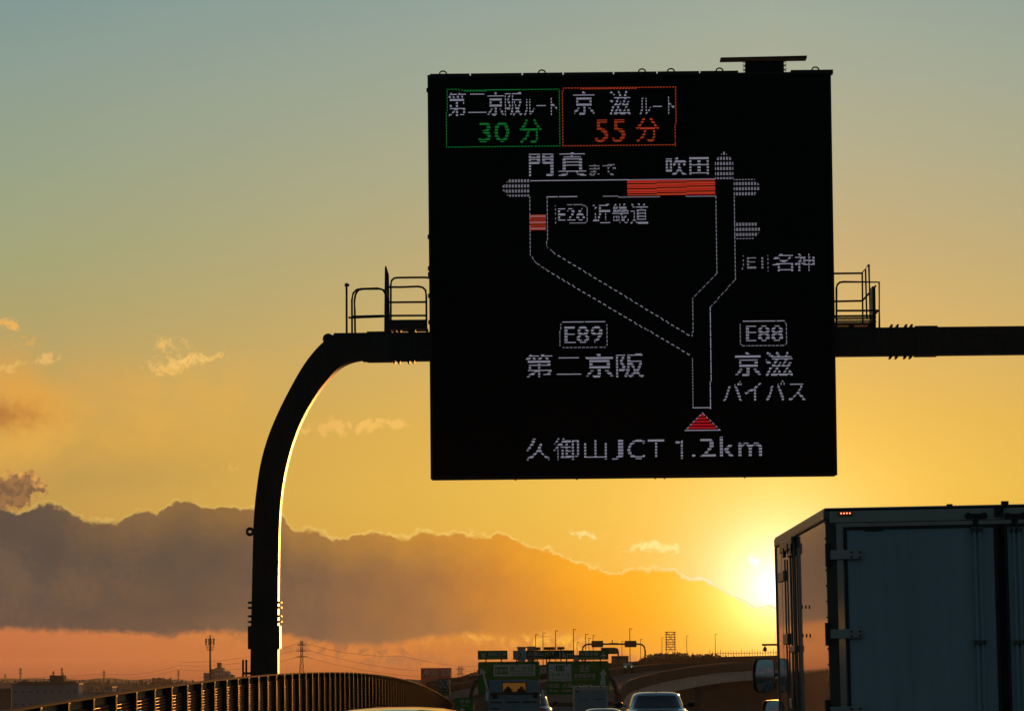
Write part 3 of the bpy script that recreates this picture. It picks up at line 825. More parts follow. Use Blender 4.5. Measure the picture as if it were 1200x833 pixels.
# ---- the LED picture: a dot grid, every lit dot a small quad
PITCH_LED = 0.0182
NX = int((BX1 - BX0) / PITCH_LED); NZ = int((BZ1 - BZ0) / PITCH_LED)
def cell(px, py):
    p = sx_(px, py); return (p.x - BX0) / PITCH_LED, (BZ1 - p.z) / PITCH_LED
class Grid:
    def __init__(s): s.on = {}
    def put(s, i, j, k='w'):
        s.on[(int(i), int(j))] = k
    def text(s, t, x0, y0, x1, y1, k='w', thr=0.35, drop=True):
        i0, j0 = cell(x0, (y0 + y1) / 2)[0], cell((x0 + x1) / 2, y0)[1]; i1, j1 = cell(x1, (y0 + y1) / 2)[0], cell((x0 + x1) / 2, y1)[1]
        i0, j0 = round(i0), round(j0); w, h = max(2, round(i1 - i0)), max(2, round(j1 - j0))
        v, tr, _ = glyphs(t)
        SS = 3
        gx_ = (np.arange(w * SS) + .5) / (w * SS); gy_ = (np.arange(h * SS) + .5) / (h * SS)
        X, Y = np.meshgrid(gx_, gy_); cov = np.zeros(X.shape, bool)
        for q in tr:
            a, b_, c = v[q]
            lo = np.minimum(np.minimum(a, b_), c); hi = np.maximum(np.maximum(a, b_), c)
            xi0, xi1 = np.searchsorted(gx_, [lo[0], hi[0]]); yi0, yi1 = np.searchsorted(gy_, [lo[1], hi[1]])
            if xi0 >= xi1 or yi0 >= yi1: continue
            x, y = X[yi0:yi1, xi0:xi1], Y[yi0:yi1, xi0:xi1]
            d1 = (x - b_[0]) * (a[1] - b_[1]) - (a[0] - b_[0]) * (y - b_[1])
            d2 = (x - c[0]) * (b_[1] - c[1]) - (b_[0] - c[0]) * (y - c[1])
            d3 = (x - a[0]) * (c[1] - a[1]) - (c[0] - a[0]) * (y - a[1])
            cov[yi0:yi1, xi0:xi1] |= ~(((d1 < 0) | (d2 < 0) | (d3 < 0)) & ((d1 > 0) | (d2 > 0) | (d3 > 0)))
        cv_ = cov.reshape(h, SS, w, SS).mean((1, 3))[::-1]
        lit = cv_ > thr
        for r in range(h):
            for c in range(w):
                if not lit[r, c]: continue
                horiz = (c > 0 and lit[r, c - 1]) + (c < w - 1 and lit[r, c + 1]) + (c > 1 and lit[r, c - 2]) + (c < w - 2 and lit[r, c + 2])
                if drop and (j0 + r) % 3 == 0 and horiz < 4: continue
                s.put(i0 + c, j0 + r, k)
    def line(s, pts, k='w', on=2, off=1, wd=1):
        n = 0
        for (a, b_) in zip(pts[:-1], pts[1:]):
            (ia, ja), (ib, jb) = cell(*a), cell(*b_)
            L = int(max(abs(ib - ia), abs(jb - ja))) + 1
            for q in range(L):
                t = q / max(1, L - 1); n += 1
                if off and n % (on + off) >= on: continue
                i, j = round(ia + (ib - ia) * t), round(ja + (jb - ja) * t)
                for w_ in range(wd):
                    s.put(i, j + w_, k) if abs(ib - ia) > abs(jb - ja) else s.put(i + w_, j, k)
    def build(s, name, kk, par, off=0.0):
        b = MB(); e = PITCH_LED * .40
        for (i, j), k in s.on.items():
            if k != kk: continue
            x = BX0 + (i + .5) * PITCH_LED; z = BZ1 - (j + .5) * PITCH_LED
            b.add([(x - e, YS - .007, z - e), (x + e, YS - .007, z - e), (x + e, YS - .007, z + e), (x - e, YS - .007, z + e)], [(0, 1, 2, 3)])
        if b.v:
            o = tag(b.build(name, {'w': 'led_w', 'd': 'led_w2', 'g': 'led_g', 'o': 'led_o', 'r': 'led_r', 'b': 'led_br'}[kk], par, world=True), kind='stuff')
            return o


def screen_item(name, label, fn, kinds='w'):
    g_ = Grid(); fn(g_)
    for k in kinds:
        o = g_.build(name, k, board)
        if o: o['label'] = label


def box_line(g_, x0, y0, x1, y1, k, hon=1, hoff=0):
    sl = 0.0096 * (x1 - x0) / 2
    g_.line([(x0, y0 + sl), (x1, y0 - sl)], k, 2, 1); g_.line([(x0 + (x1 - x0) * .16, y0 + 1.2 + sl), (x1 - (x1 - x0) * .35, y0 + 1.2 - sl)], k, 2, 1)
    g_.line([(x0, y1 + sl), (x1, y1 - sl)], k, 2, 1)
    g_.line([(x0, y0), (x0, y1)], k, 2, 1); g_.line([(x1, y0), (x1, y1)], k, 2, 1)


screen_item('route_time_box', 'green lit box for the first route time', lambda q: (box_line(q, 523, 104.5, 655, 171, 'g'),), 'g')
screen_item('route_time_box', 'orange red lit box for the second route time', lambda q: (box_line(q, 659, 102.6, 791, 170, 'o'),), 'o')
screen_item('led_lettering', 'white lettering 第二京阪ルート', lambda q: (q.text('第', 525, 108, 546, 137), q.text('二', 549, 110, 570, 134), q.text('京', 571, 108, 591, 136), q.text('阪', 592, 108, 612, 136), q.text('ルート', 614, 115, 653, 135)))
screen_item('led_lettering', 'green lettering 30 分', lambda q: (q.text('30', 561, 143, 597, 167, 'g', .4), q.text('分', 609, 140, 635, 167, 'g')), 'g')
screen_item('led_lettering', 'white lettering 京滋ルート', lambda q: (q.text('京', 672, 106, 697, 135), q.text('滋', 713, 107, 739, 135), q.text('ルート', 750, 114, 790, 135)))
screen_item('led_lettering', 'orange red lettering 55 分', lambda q: (q.text('55', 697, 140, 733, 166, 'o', .4), q.text('分', 745, 139, 772, 166, 'o')), 'o')
screen_item('led_lettering', 'white lettering 門真まで', lambda q: (q.text('門', 620, 180, 649, 207, 'w', .31), q.text('真', 655, 178, 687, 207, 'w', .31), q.text('まで', 690, 192, 722, 206, 'd')), 'wd')
screen_item('led_lettering', 'white lettering 吹田', lambda q: (q.text('吹', 780, 185, 804, 206, 'w', .3), q.text('田', 808, 184, 830, 205, 'w', .3)))


def e26(q):
    q.line([(665, 240), (685, 240), (688, 243), (688, 258), (685, 261), (667, 261)], 'd', 1, 0); q.line([(650, 241), (650, 261)], 'd', 2, 2); q.text('E26', 654, 244, 685, 259, 'w', .36)
screen_item('led_lettering', 'white lettering E26 近畿道', lambda q: (e26(q), q.text('近', 693, 239, 715, 262), q.text('畿', 717, 239, 737, 262), q.text('道', 739, 238, 759, 262)), 'wd')
screen_item('led_lettering', 'white lettering E1 名神', lambda q: (q.line([(870, 300), (870, 317)], 'd', 2, 2), q.line([(899, 299), (899, 317)], 'd', 2, 2), q.text('E1', 875, 301, 895, 315, 'd', .36), q.text('名', 905, 297, 929, 318), q.text('神', 932, 296, 954, 318)), 'wd')


def ebox(q, x0, y0, x1, y1):
    q.line([(x0 + 3, y0 + .2), (x1 - 3, y0 - .3), (x1, y0 + 3), (x1, y1 - 3), (x1 - 3, y1 - .5), (x0 + 3, y1), (x0, y1 - 3), (x0, y0 + 3), (x0 + 3, y0 + .2)], 'd', 3, 1)
    q.line([(x0 + 3, y0 + .2), (x1 - 3, y0 - .3)], 'w', 1, 0)
screen_item('led_lettering', 'white lettering E89 in a box', lambda q: (ebox(q, 656, 376.5, 711, 407), q.text('E89', 662, 383, 706, 402, 'w', .36)), 'wd')
screen_item('led_lettering', 'white lettering E88 in a box', lambda q: (ebox(q, 867, 376, 921, 405), q.text('E88', 874, 382, 917, 400, 'w', .36)), 'wd')
screen_item('led_lettering', 'white lettering 第二京阪 below E89', lambda q: (q.text('第', 616, 414, 647, 442, 'w', .31), q.text('二', 652, 418, 681, 440), q.text('京', 686, 414, 718, 442, 'w', .31), q.text('阪', 722, 414, 754, 442, 'w', .31)))
screen_item('led_lettering', 'white lettering 京滋バイパス', lambda q: (q.text('京', 861, 413, 892, 441, 'w', .31), q.text('滋', 896, 412, 929, 441, 'w', .31), q.text('バイパス', 847, 446, 944, 470)))
screen_item('led_lettering', 'white lettering 久御山JCT 1.2km', lambda q: (q.text('久', 616, 514, 645, 539), q.text('御', 649, 513, 679, 539), q.text('山', 684, 514, 711, 538), q.text('J', 716, 515, 730, 538, 'w', .45), q.text('C', 735, 515, 756, 538, 'w', .42), q.text('T', 759, 515, 779, 537, 'w', .45), q.line([(791.5, 516.5), (798.5, 516.3)], 'w', 1, 0), q.line([(791.5, 517.7), (798.5, 517.5)], 'w', 1, 0), q.line([(797.5, 518.5), (797.5, 536)], 'w', 2, 1, 2), q.text('.', 811, 532, 815, 536, 'w', .2), q.text('2', 819, 513, 839, 536, 'w', .42), q.text('k', 844, 512, 862, 536, 'w', .42), q.text('m', 865, 519, 893, 535, 'w', .42)))


def arrow(q, poly, stepx, stepz, k='w'):
    cs = [cell(*p) for p in poly]
    i0, i1 = int(min(c[0] for c in cs)), int(max(c[0] for c in cs)) + 1; j0, j1 = int(min(c[1] for c in cs)), int(max(c[1] for c in cs)) + 1
    for j in range(j0, j1):
        for i in range(i0, i1):
            ins = False
            for (xa, ya), (xb, yb_) in zip(cs, cs[1:] + cs[:1]):
                if (ya > j + .5) != (yb_ > j + .5) and i + .5 < (xb - xa) * (j + .5 - ya) / (yb_ - ya) + xa: ins = not ins
            if ins and i % 3 < stepx and j % 5 < stepz + 1: q.put(i, j, k)
screen_item('route_arrow', 'white dotted arrow pointing left', lambda q: arrow(q, [(587, 221), (596, 211), (621, 210), (621, 231), (596, 231)], 2, 2, 'd'), 'd')
screen_item('route_arrow', 'white dotted arrow pointing up', lambda q: arrow(q, [(848.5, 177), (859, 188), (859, 210), (838, 210), (838, 188)], 2, 2, 'd'), 'd')
screen_item('route_arrow', 'white dotted arrow pointing right at the top', lambda q: arrow(q, [(860, 210), (884, 210), (892, 219), (884, 229), (860, 229)], 2, 2, 'd'), 'd')
screen_item('route_arrow', 'white dotted arrow pointing right below the other', lambda q: arrow(q, [(860, 261.5), (886, 261), (892, 270), (884, 280), (860, 280)], 2, 2, 'd'), 'd')


def roadmap(q):
    q.line([(621, 211.2), (838, 209.6)], 'd', 1, 0); q.line([(621, 211.2), (736, 210.4)], 'w', 1, 0)
    q.line([(641, 230.4), (675, 230.2)], 'w', 1, 0); q.line([(706, 230.2), (772, 229.6)], 'd', 1, 0); q.line([(803, 229.4), (838, 229.2)], 'd', 1, 0)
    q.line([(620.5, 231), (620.5, 297), (628, 308), (642, 317)], 'd', 3, 1)
    q.line([(642, 317), (809, 416.5)], 'w', 3, 2); q.line([(811, 419), (811.5, 478)], 'd', 2, 1)
    q.line([(640.5, 231), (640.5, 288), (648, 296)], 'd', 3, 1); q.line([(648, 296), (808, 393)], 'w', 3, 2)
    q.line([(811, 393), (811, 349), (839.5, 320), (838.5, 230)], 'd', 3, 1)
    q.line([(859.5, 230), (861, 327), (832, 360), (832.3, 478)], 'd', 3, 1); q.line([(832, 360), (832.3, 478)], 'w', 2, 1)
    q.line([(811.5, 477.5), (832.5, 477.3)], 'w', 1, 0)
    q.line([(822.2, 482.5), (802, 503.6), (843, 503), (822.5, 482.5)], 'w', 2, 1); q.line([(802, 503.6), (843, 503)], 'w', 1, 0)
screen_item('road_map_line', 'white lit outline of the route map', roadmap, 'wd')


def bars(q):
    i0, i1 = int(cell(735.5, 220)[0]), int(cell(839, 220)[0]); j0, j1 = round(cell(787, 211.5)[1]), round(cell(787, 228.8)[1])
    for j in range(j0, j1):
        for i in range(i0, i1):
            part = (i - i0) * 3 // (i1 - i0)
            if (j - j0 + part) % 5 in (3,) : continue
            q.put(i, j, 'r' if (j - j0 + part) % 5 == 1 else 'b')
    i0, i1 = int(cell(621.5, 262)[0]), int(cell(640.5, 262)[0]); j0, j1 = round(cell(630, 252)[1]), round(cell(630, 271)[1])
    for j in range(j0, j1):
        if (j - j0) % 6 in (3, 5): continue
        for i in range(i0, i1): q.put(i, j, 'b' if (j - j0) % 6 != 1 else 'd')
screen_item('congestion_bar', 'orange red lit bars of slow traffic', bars, 'bdr')
screen_item('position_triangle', 'red lit triangle marking the start', lambda q: [q.put(i, j, 'r') for j in range(round(cell(822, 485)[1]), round(cell(822, 502.5)[1])) if (j % 3) for i in range(int(cell(822.3, 494)[0] - (j - cell(822, 483.5)[1]) * .93), int(cell(822.3, 494)[0] + (j - cell(822, 483.5)[1]) * .93) + 1)], 'r')

# ================================================================ THE BOX TRUCK ALONGSIDE
TD = 27.6
C0 = at(967, 597, TD)
TH = C0.z - zr(TD) + 0.0
tilt = -0.0105
tk = thing('box_truck', 'large box truck with pale rear doors and shiny side panels in the next lane', 'truck', (C0.x - math.sin(tilt) * TH, TD, zr(TD)), rot=(0, tilt, 0))
TI = world_of(tk).inverted()
def tl(px, py, D=TD): return TI @ at(px, py, D)
TW, TL, FB = 2.48, 5.95, 0.95
H1 = tl(967, 597).z
CBL = ['cargo_box']
# side and body panels
MB().box(0.0, TW, 0.04, TL, FB, H1 - 0.075).build('cargo_box', 'truckside', tk, bevel=.008)
MB().box(-0.012, TW + .012, 0.03, TL + .01, H1 - 0.075, H1 - 0.0).build('roof_rail', 'truckframe', tk, bevel=.012)
MB().box(-0.004, TW + .004, 0.01, TL, H1, H1 + .012).build('roof', 'steel', tk, bevel=.004)
MB().box(-0.010, TW + .010, 0.03, TL + .01, FB - .14, FB).build('side_sill', 'truckframe', tk, bevel=.01)
MB().box(-0.010, 0.02, TL - .05, TL + .012, FB, H1 - .075).build('corner_post', 'truckframe', tk, bevel=.004)
# panel joints on the side: vertical seams with rivets
for yy in (2.75, 5.15):
    b = MB().box(-.002, 0.001, yy, yy + .05, FB, H1 - .08)
    b.build('seam_strip', 'truckside', tk)
riv = MB(); [riv.bar((0.003 - .012, .015, FB + .1 + .11 * i), (0.003, .015, FB + .1 + .11 * i), .008, 6) for i in range(24)]
tag(riv.build('rivets', 'steel', tk), kind='stuff')
# rear frame
zb = tl(1000, 612).z                                              # underside of the header
zd = tl(1000, 617).z
xl = tl(982, 700).x; xd = tl(989.5, 660).x; xc0 = tl(1169, 660).x; xc1 = tl(1177.5, 660).x
MB().box(0.0, xl, 0.0, 0.06, FB, H1 - .077).build('frame_post', 'bronze', tk, bevel=.006)
MB().box(TW - xl, TW, 0.0, 0.06, FB, H1 - .077).build('frame_post', 'bronze', tk, bevel=.006)
MB().box(xl * .4, TW - xl * .4, -0.006, 0.029, zb, H1 - .014).build('frame_header', 'cream', tk, bevel=.005)
MB().box(xl + .002, TW - xl - .002, 0.0, 0.06, FB - .12, FB + .03).build('rear_sill', 'truckframe', tk, bevel=.005)
MB().box(xl + .002, TW - xl - .002, 0.045, 0.07, FB + .03, zb).build('door_gasket', 'rubber', tk)
def door(x0, x1):
    d = MB().box(x0, x1, -0.006, 0.044, FB + .05, zd).build('rear_door', 'truckw', tk, bevel=.008)
    b = MB()
    for (a, c, e, f) in ((x0, x0 + .022, FB + .05, zd), (x1 - .022, x1, FB + .05, zd), (x0 + .022, x1 - .022, zd - .022, zd), (x0 + .022, x1 - .022, FB + .05, FB + .072)):
        b.box(a, c, -0.013, -0.004, e, f)
    o = b.build('door_edging', 'darksteel', d); return d
dl = door(xd, xc0); dr = door(xc1, xc1 + (xc0 - xd))
MB().box(xc0 + .001, xc1 - .001, -.010, .044, FB + .05, zd).build('centre_seal', 'rubber', tk)
def hinge(par, px, py, side=1, xo=None):
    z = tl(985, py).z
    xa = tl(970, py).x if xo is None else xo
    b = MB().box(min(xa, xa + side * .24), max(xa, xa + side * .24), -.030, -.014, z - .033, z + .033)
    o = b.build('hinge', 'steel', par, bevel=.004)
    bb_ = MB()
    for dx in (.165, .225):
        for dz in (-.016, .016): bb_.bar((xa + side * dx, -.036, z + dz), (xa + side * dx, -.028, z + dz), .0085, 8)
    bb_.build('hinge_bolt', 'darksteel', o if False else par)
    MB().tube([(xa - side * .0, -.022, z - .08), (xa - side * .0, -.022, z + .08)], .02, 8).build('hinge_pin', 'blackp', par)
for py in (650, 742.5, 833, 920):
    hinge(dl, 0, py); hinge(dr, 0, py, -1, TW - tl(970, py).x)
# locking bars
def lock(px, par, dirn):
    x = tl(px, 700).x; zt_ = tl(px, 604).z; z1 = tl(px, 620).z; z2 = tl(px, 752).z
    MB().bar((x - .018, -.04, FB + .1), (x - .018, -.04, z1), .0095, 8).bar((x + .018, -.04, FB + .1), (x + .018, -.04, z1), .0095, 8).build('lock_bar', 'truckw', par, smooth=True)
    MB().bar((x, -.045, z1 - .02), (x, -.045, zt_), .013, 8).build('lock_tip', 'darksteel', par)
    # keeper on the header: two ears and a bar
    b = MB().box(x - .075, x + .075, -.028, -.006, zt_ - .014, zt_ + .014); b.tube([(x - .055, -.03, zt_), (x - .055, -.002, zt_)], .024, 10).tube([(x + .055, -.03, zt_), (x + .055, -.002, zt_)], .024, 10)
    b.build('lock_keeper', 'blackp', tk, bevel=.002)
    for z in (z1, z2, z2 - 1.05):
        b = MB().box(x - .042, x + .042, -.055, -.006, z - .016, z + .016); b.build('lock_bracket', 'truckframe', par, bevel=.004)
        b = MB()
        for dx in (-.028, 0, .028): b.bar((x + dx, -.062, z), (x + dx, -.054, z), .007, 6)
        b.build('bracket_bolt', 'darksteel', par)
lock(1146.5, dl, 1); lock(1192.5, dr, -1)
MB().box(tl(1149, 770).x + .12, tl(1149, 770).x + .15, -.06, -.01, FB + .35, FB + .75).build('door_handle', 'darksteel', dl, bevel=.006)
hx = tl(1170, 600)
MB().box(hx.x - .03, hx.x + .03, -.03, .0, hx.z - .03, hx.z + .035).bar((hx.x, -.02, hx.z), (hx.x + .05, -.03, hx.z + .055), .014, 6).build('roof_hook', 'blackp', tk)
hx = tl(1177, 591); MB().box(hx.x - .02, hx.x + .03, .0, .04, H1 + .01, H1 + .035).build('roof_stud', 'blackp', tk)
hx = tl(1113, 591); MB().box(hx.x - .02, hx.x + .02, .0, .04, H1 + .01, H1 + .022).build('roof_stud', 'blackp', tk)
MB().box(tl(1013, 621).x, tl(1035, 621).x, -.014, -.006, tl(1020, 622).z, tl(1020, 620).z).build('door_label_plate', 'darksteel', dl)
# marker lamp with four lit diodes
mx0, mx1 = tl(982, 601).x, tl(999, 601).x; mz = tl(990, 601.3).z
ml = MB().box(mx0, mx1, -.020, -.006, mz - .014, mz + .014).build('marker_lamp', 'tail', tk, bevel=.003)
for i in range(4):
    x = tl(985.4 + 3.4 * i, 601).x; MB().bar((x, -.026, mz), (x, -.020, mz), .0055, 8).build('diode', 'marker', ml)
# side door: rods, keepers and hinges seen edge-on
def ys(px): return 2.0 * F_PX / (px - 633.0) - TD
sd_ = MB().box(-.010, .002, ys(934.5), ys(916.5), FB + .06, H1 - .17).build('side_door', 'truckside', tk, bevel=.004)
for px, r in ((932.2, .009), (927.2, .009), (920.5, .007)):
    MB().bar((-.020, ys(px), FB + .1), (-.020, ys(px), H1 - (.13 if px > 925 else .22)), r, 8).build('lock_bar', 'truckframe', sd_, smooth=True)
for (px0, px1, py, hh, nm) in ((917, 933.5, 638, .045, 'lock_keeper'), (926, 934, 647.5, .022, 'lock_bracket'), (925.5, 934.5, 760, .026, 'lock_bracket'), (924, 927, 824, .04, 'lock_bracket'),
                              (913, 921.5, 675, .042, 'hinge'), (917, 924.5, 748.5, .045, 'hinge'), (914, 921.5, 862, .045, 'hinge')):
    D_ = TD + ys((px0 + px1) / 2); z = tl((px0 + px1) / 2, py, D_).z
    ya, yb_ = sorted((ys(px0), ys(px1)))
    b = MB().box(-.028 if nm == 'hinge' else -.038, -.008, ya + .25 if yb_ - ya > .5 else ya, yb_, z - hh, z + hh)
    b.build(nm, 'truckframe', sd_, bevel=.006)
for (px0, py) in ((922, 646), (926.5, 641), (931, 641)):
    z = tl(px0, py, TD + ys(px0)).z; MB().box(-.046, -.022, ys(px0) - .05, ys(px0) + .05, z - .05, z + .03).build('lock_cam', 'darksteel', sd_, bevel=.004)
# small fixings on the side panel
for py in (711, 744.5):
    for px in (936.5, 940.8, 945):
        yy = ys(px); z = tl(px, py, TD + yy).z
        MB().bar((-.005, yy, z), (0, yy, z), .014, 8).build('side_stud', 'darksteel', tk)
# chassis, wheels, cab, mirrors
MB().box(.7, 1.78, .1, TL + 1.6, .55, FB - .14).build('chassis', 'rubber', tk, bevel=.02)
MB().box(.05, TW - .05, .15, .27, .42, .56).build('rear_bumper', 'truckframe', tk, bevel=.01)
for x in (.12, TW - .42):
    MB().box(x, x + .3, .10, .15, .62, .74).build('tail_lamp', 'tail', tk, bevel=.01)
def wheel(par, x, y, z, r=.46, w=.26):
    t = MB(); t.loft([[(x + q * w / 2, y + rr * math.cos(a), z + rr * math.sin(a)) for a in [i * math.pi / 14 for i in range(28)]] for q, rr in ((-1, r * .6), (-1, r * .93), (-.8, r), (.8, r), (1, r * .93), (1, r * .6))])
    o = t.build('tyre', 'rubber', par, smooth=True)
    MB().loft([[(x + q * w / 2, y + rr * math.cos(a), z + rr * math.sin(a)) for a in [i * math.pi / 10 for i in range(20)]] for q, rr in ((-1.03, r * .2), (-.7, r * .58), (.7, r * .58), (1.03, r * .2))]).build('rim', 'steel', o, smooth=True)
for x in (.18, .46, TW - .46, TW - .18): wheel(tk, x, 1.7, .46, .46, .24)
for x in (.28, TW - .28): wheel(tk, x, TL + 1.1, .46)
cabb = MB()
cp = [(TL + .12, .75), (TL + .12, 2.55), (TL + .45, 2.78), (TL + 1.25, 2.74), (TL + 1.95, 2.1), (TL + 2.12, 1.3), (TL + 2.12, .5), (TL + 1.55, .5), (TL + .7, .5)]
cabb.loft([[(x, y, z) for y, z in cp] for x in (.14, TW - .14)])
cab_ = cabb.build('cab', 'truckblue', tk, bevel=.06, seg=3)
MB().box(.128, .136, TL + .75, TL + 1.5, 1.75, 2.4).build('cab_window', 'glass', cab_)
MB().box(TW - .136, TW - .128, TL + .75, TL + 1.5, 1.75, 2.4).build('cab_window', 'glass', cab_)
MB().add([(.25, TL + 1.33, 2.70), (TW - .25, TL + 1.33, 2.70), (TW - .25, TL + 1.975, 2.12), (.25, TL + 1.975, 2.12)], [(0, 1, 2, 3)]).build('windscreen', 'glass', cab_)
def mirror(px0, px1, py0, py1, D, nm='side_mirror'):
    c = tl((px0 + px1) / 2, (py0 + py1) / 2, D); w = (px1 - px0) * D / F_PX / 2; h = (py1 - py0) * D / F_PX / 2
    def rr(sc_, y):
        return [(c.x + math.copysign(abs(math.cos(a)) ** .42, math.cos(a)) * w * sc_[0], y, c.z + math.copysign(abs(math.sin(a)) ** .42, math.sin(a)) * h * sc_[1]) for a in [i * math.pi / 16 for i in range(32)]]
    o = MB().loft([rr((1, 1), c.y), rr((1, 1), c.y + .04), rr((.85, .88), c.y + .11), rr((.4, .5), c.y + .14)]).build(nm, 'blackp', tk, smooth=True)
    # slightly domed glass facing back
    rows = []
    for jj in range(9):
        v_ = -1 + jj / 4; rows.append([])
        for ii in range(9):
            u_ = -1 + ii / 4
            rows[-1].append((c.x + u_ * w * .90 * math.sqrt(1 - v_ * v_ * .16), c.y - .004 - .009 * (1 - (u_ * u_ + v_ * v_) / 2) - .012 * u_, c.z + v_ * h * .94 * math.sqrt(1 - u_ * u_ * .12)))
    MB().loft(rows, caps=False, closed=False).build('mirror_glass', 'mirror', o, smooth=True)
    MB().tube([(c.x + w * .6, c.y + .08, c.z), (c.x + w * 1.4, c.y + .10, c.z + .01), (.16, c.y + .15, c.z + .05)], .017, 7).build('mirror_arm', 'blackp', o)
mirror(882, 908.3, 771.5, 811, TD + TL + .9)
mirror(893.5, 919, 820, 850, TD + TL + .9)

# ================================================================ CARS AND SMALL TRUCKS AHEAD
def se(t, w, l, yc, z, n):
    c, s_ = math.cos(t), math.sin(t)
    return (w * math.copysign(abs(c) ** (2 / n), c), yc + l * math.copysign(abs(s_) ** (2 / n), s_), z)


def stack(levels, n=4.5, N=44):
    b = MB(); b.loft([[se(2 * math.pi * i / N, w, l, yc, z, nn) for i in range(N)] for (z, yc, l, w, nn) in levels]); return b


def lev(levels, z):
    for a, c in zip(levels[:-1], levels[1:]):
        if a[0] <= z <= c[0]:
            t = (z - a[0]) / (c[0] - a[0]); return [a[k] + (c[k] - a[k]) * t for k in range(5)]
    return list(levels[-1])


def end_patch(levels, z0, z1, f0, f1, sign, off=.008, nx=14, nz=5):
    """glass patch on the rear (-1) or front (+1) of a stack of rings"""
    b = MB(); rows = []
    for j in range(nz + 1):
        z = z0 + (z1 - z0) * j / nz; _, yc, l, w, n = lev(levels, z); fw = f0 + (f1 - f0) * j / nz
        rows.append([(xf * w, yc + sign * (l * (1 - abs(xf) ** n) ** (1 / n) + off), z + off * .4) for xf in [(-fw + 2 * fw * i / nx) for i in range(nx + 1)]])
    return b.loft(rows, caps=False, closed=False)


def side_patch(levels, z0, z1, y0, y1, s_, off=.008, nz=4, nx=8):
    b = MB(); rows = []
    for j in range(nz + 1):
        z = z0 + (z1 - z0) * j / nz; _, yc, l, w, n = lev(levels, z)
        row = []
        for i in range(nx + 1):
            y = y0 + (y1 - y0) * i / nx; yf_ = max(-.985, min(.985, (y - yc) / l))
            row.append((s_ * (w * (1 - abs(yf_) ** n) ** (1 / n) + off), y, z))
        rows.append(row)
    return b.loft(rows, caps=False, closed=False)


def car(label, px, py_roof, D, paint, body, house, win, scale=1.0, H=1.47, name='car', cat='car', antenna=True, mirror_z=None, cat_extra=None):
    p = at(px, py_roof, D); base = p.z - H * scale
    o = thing(name, label, cat, (p.x, D, base)); o.scale = (scale, scale, scale)
    dz = max(0.0, base - zr(D)) / scale                             # the wheels reach down to the road
    lv = [(body[0][0] - dz, *body[0][1:])] + body[1:]
    bo = stack(lv).build('body', paint, o, smooth=True)
    ho = stack(house, n=4).build('roof', paint, o, smooth=True)
    rz0, rz1, sz0, sz1, sy0, sy1 = win
    rw = end_patch(house, rz0, rz1, .86, .80, -1).build('rear_window', 'glass', o, smooth=True)
    end_patch(house, rz0 - .02, rz1, .88, .82, 1).build('windscreen', 'glass', o, smooth=True)
    for s_ in (-1, 1):
        ym = (sy0 + sy1) / 2
        side_patch(house, sz0, sz1, sy0, ym - .04, s_).build('side_window', 'glass', o, smooth=True)
        side_patch(house, sz0, sz1, ym + .04, sy1, s_).build('side_window', 'glass', o, smooth=True)
        w = max(l[3] for l in body); mz = mirror_z or sz0 + .06; my = sy1 - .12
        mm = stack([(mz - .07, my, .05, .07, 3), (mz - .03, my, .08, .11, 3), (mz + .04, my, .085, .12, 3), (mz + .085, my, .05, .08, 3)], N=20)
        for v in mm.v: v.x += s_ * (w + .13)
        mo = mm.build('door_mirror', 'blackp' if s_ else paint, o, smooth=True)
        MB().bar((s_ * (w - .08), my, mz - .03), (s_ * (w + .08), my, mz - .01), .02, 6).build('mirror_foot', 'blackp', mo)
        r = .33
        L = body[1][2]
        for yy in (-L + .85, L - .85): wheel(o, s_ * (w - .12), yy, r - dz, r, .22)
        zt_ = body[-3][0] - .12
        tp_ = end_patch(body, zt_ - .12, zt_, .97, .97, -1, .012, 20, 3)
        keep = MB(); rowsn = 21
        for a in range(3):
            for i in range(20):
                q = [a * rowsn + i, a * rowsn + i + 1, (a + 1) * rowsn + i + 1, (a + 1) * rowsn + i]
                if all(tp_.v[k].x * s_ > w * .55 for k in q): keep.add([tp_.v[k] for k in q], [(0, 1, 2, 3)])
        if keep.v: keep.build('tail_lamp', 'tail', o, smooth=True)
    end_patch(body, .52, .64, .25, .25, -1, .012, 4, 1).build('number_plate', 'signw', o)
    MB().cbox((0, body[2][1] - body[2][2] - .005, body[0][0] + .18), body[2][3] * 1.7, .06, .16).build('bumper', 'blackp', o, bevel=.02)
    if antenna:
        y0 = house[-1][1] - house[-3][2] * .55; zt_ = H - .03
        MB().loft([[(-.02, y0, zt_), (.02, y0, zt_), (.02, y0 + .16, zt_), (-.02, y0 + .16, zt_)], [(-.006, y0 + .005, zt_ + .085), (.006, y0 + .005, zt_ + .085), (.006, y0 + .05, zt_ + .085), (-.006, y0 + .05, zt_ + .085)]]).build('antenna', 'blackp', o)
    return o


sedan_body = [(.20, 0, 2.22, .80, 5), (.34, 0, 2.34, .89, 5), (.60, 0, 2.36, .90, 5), (.82, 0, 2.33, .885, 4.5), (.93, 0, 2.26, .86, 4), (.99, 0.0, 2.12, .80, 3.5), (1.01, 0, 1.9, .70, 3)]
sedan_house = [(.96, -.18, 1.62, .80, 4), (1.10, -.20, 1.38, .755, 4.2), (1.25, -.23, 1.12, .705, 4.4), (1.38, -.26, .92, .655, 4.4), (1.43, -.27, .82, .60, 4), (1.46, -.28, .66, .47, 3.2), (1.47, -.28, .4, .26, 2.6)]
sedan = car('silver blue sedan with a dark rear window, ahead of the truck', 768, 810.3, 112, 'silver', sedan_body, sedan_house, (1.03, 1.37, 1.04, 1.36, -1.15, .75))
MB().tube([(0.0, -2.355, .86), (-.045, -2.35, .905), (0, -2.34, .93), (.045, -2.35, .905), (0, -2.355, .86)], .012, 5).build('emblem', 'darksteel', sedan)
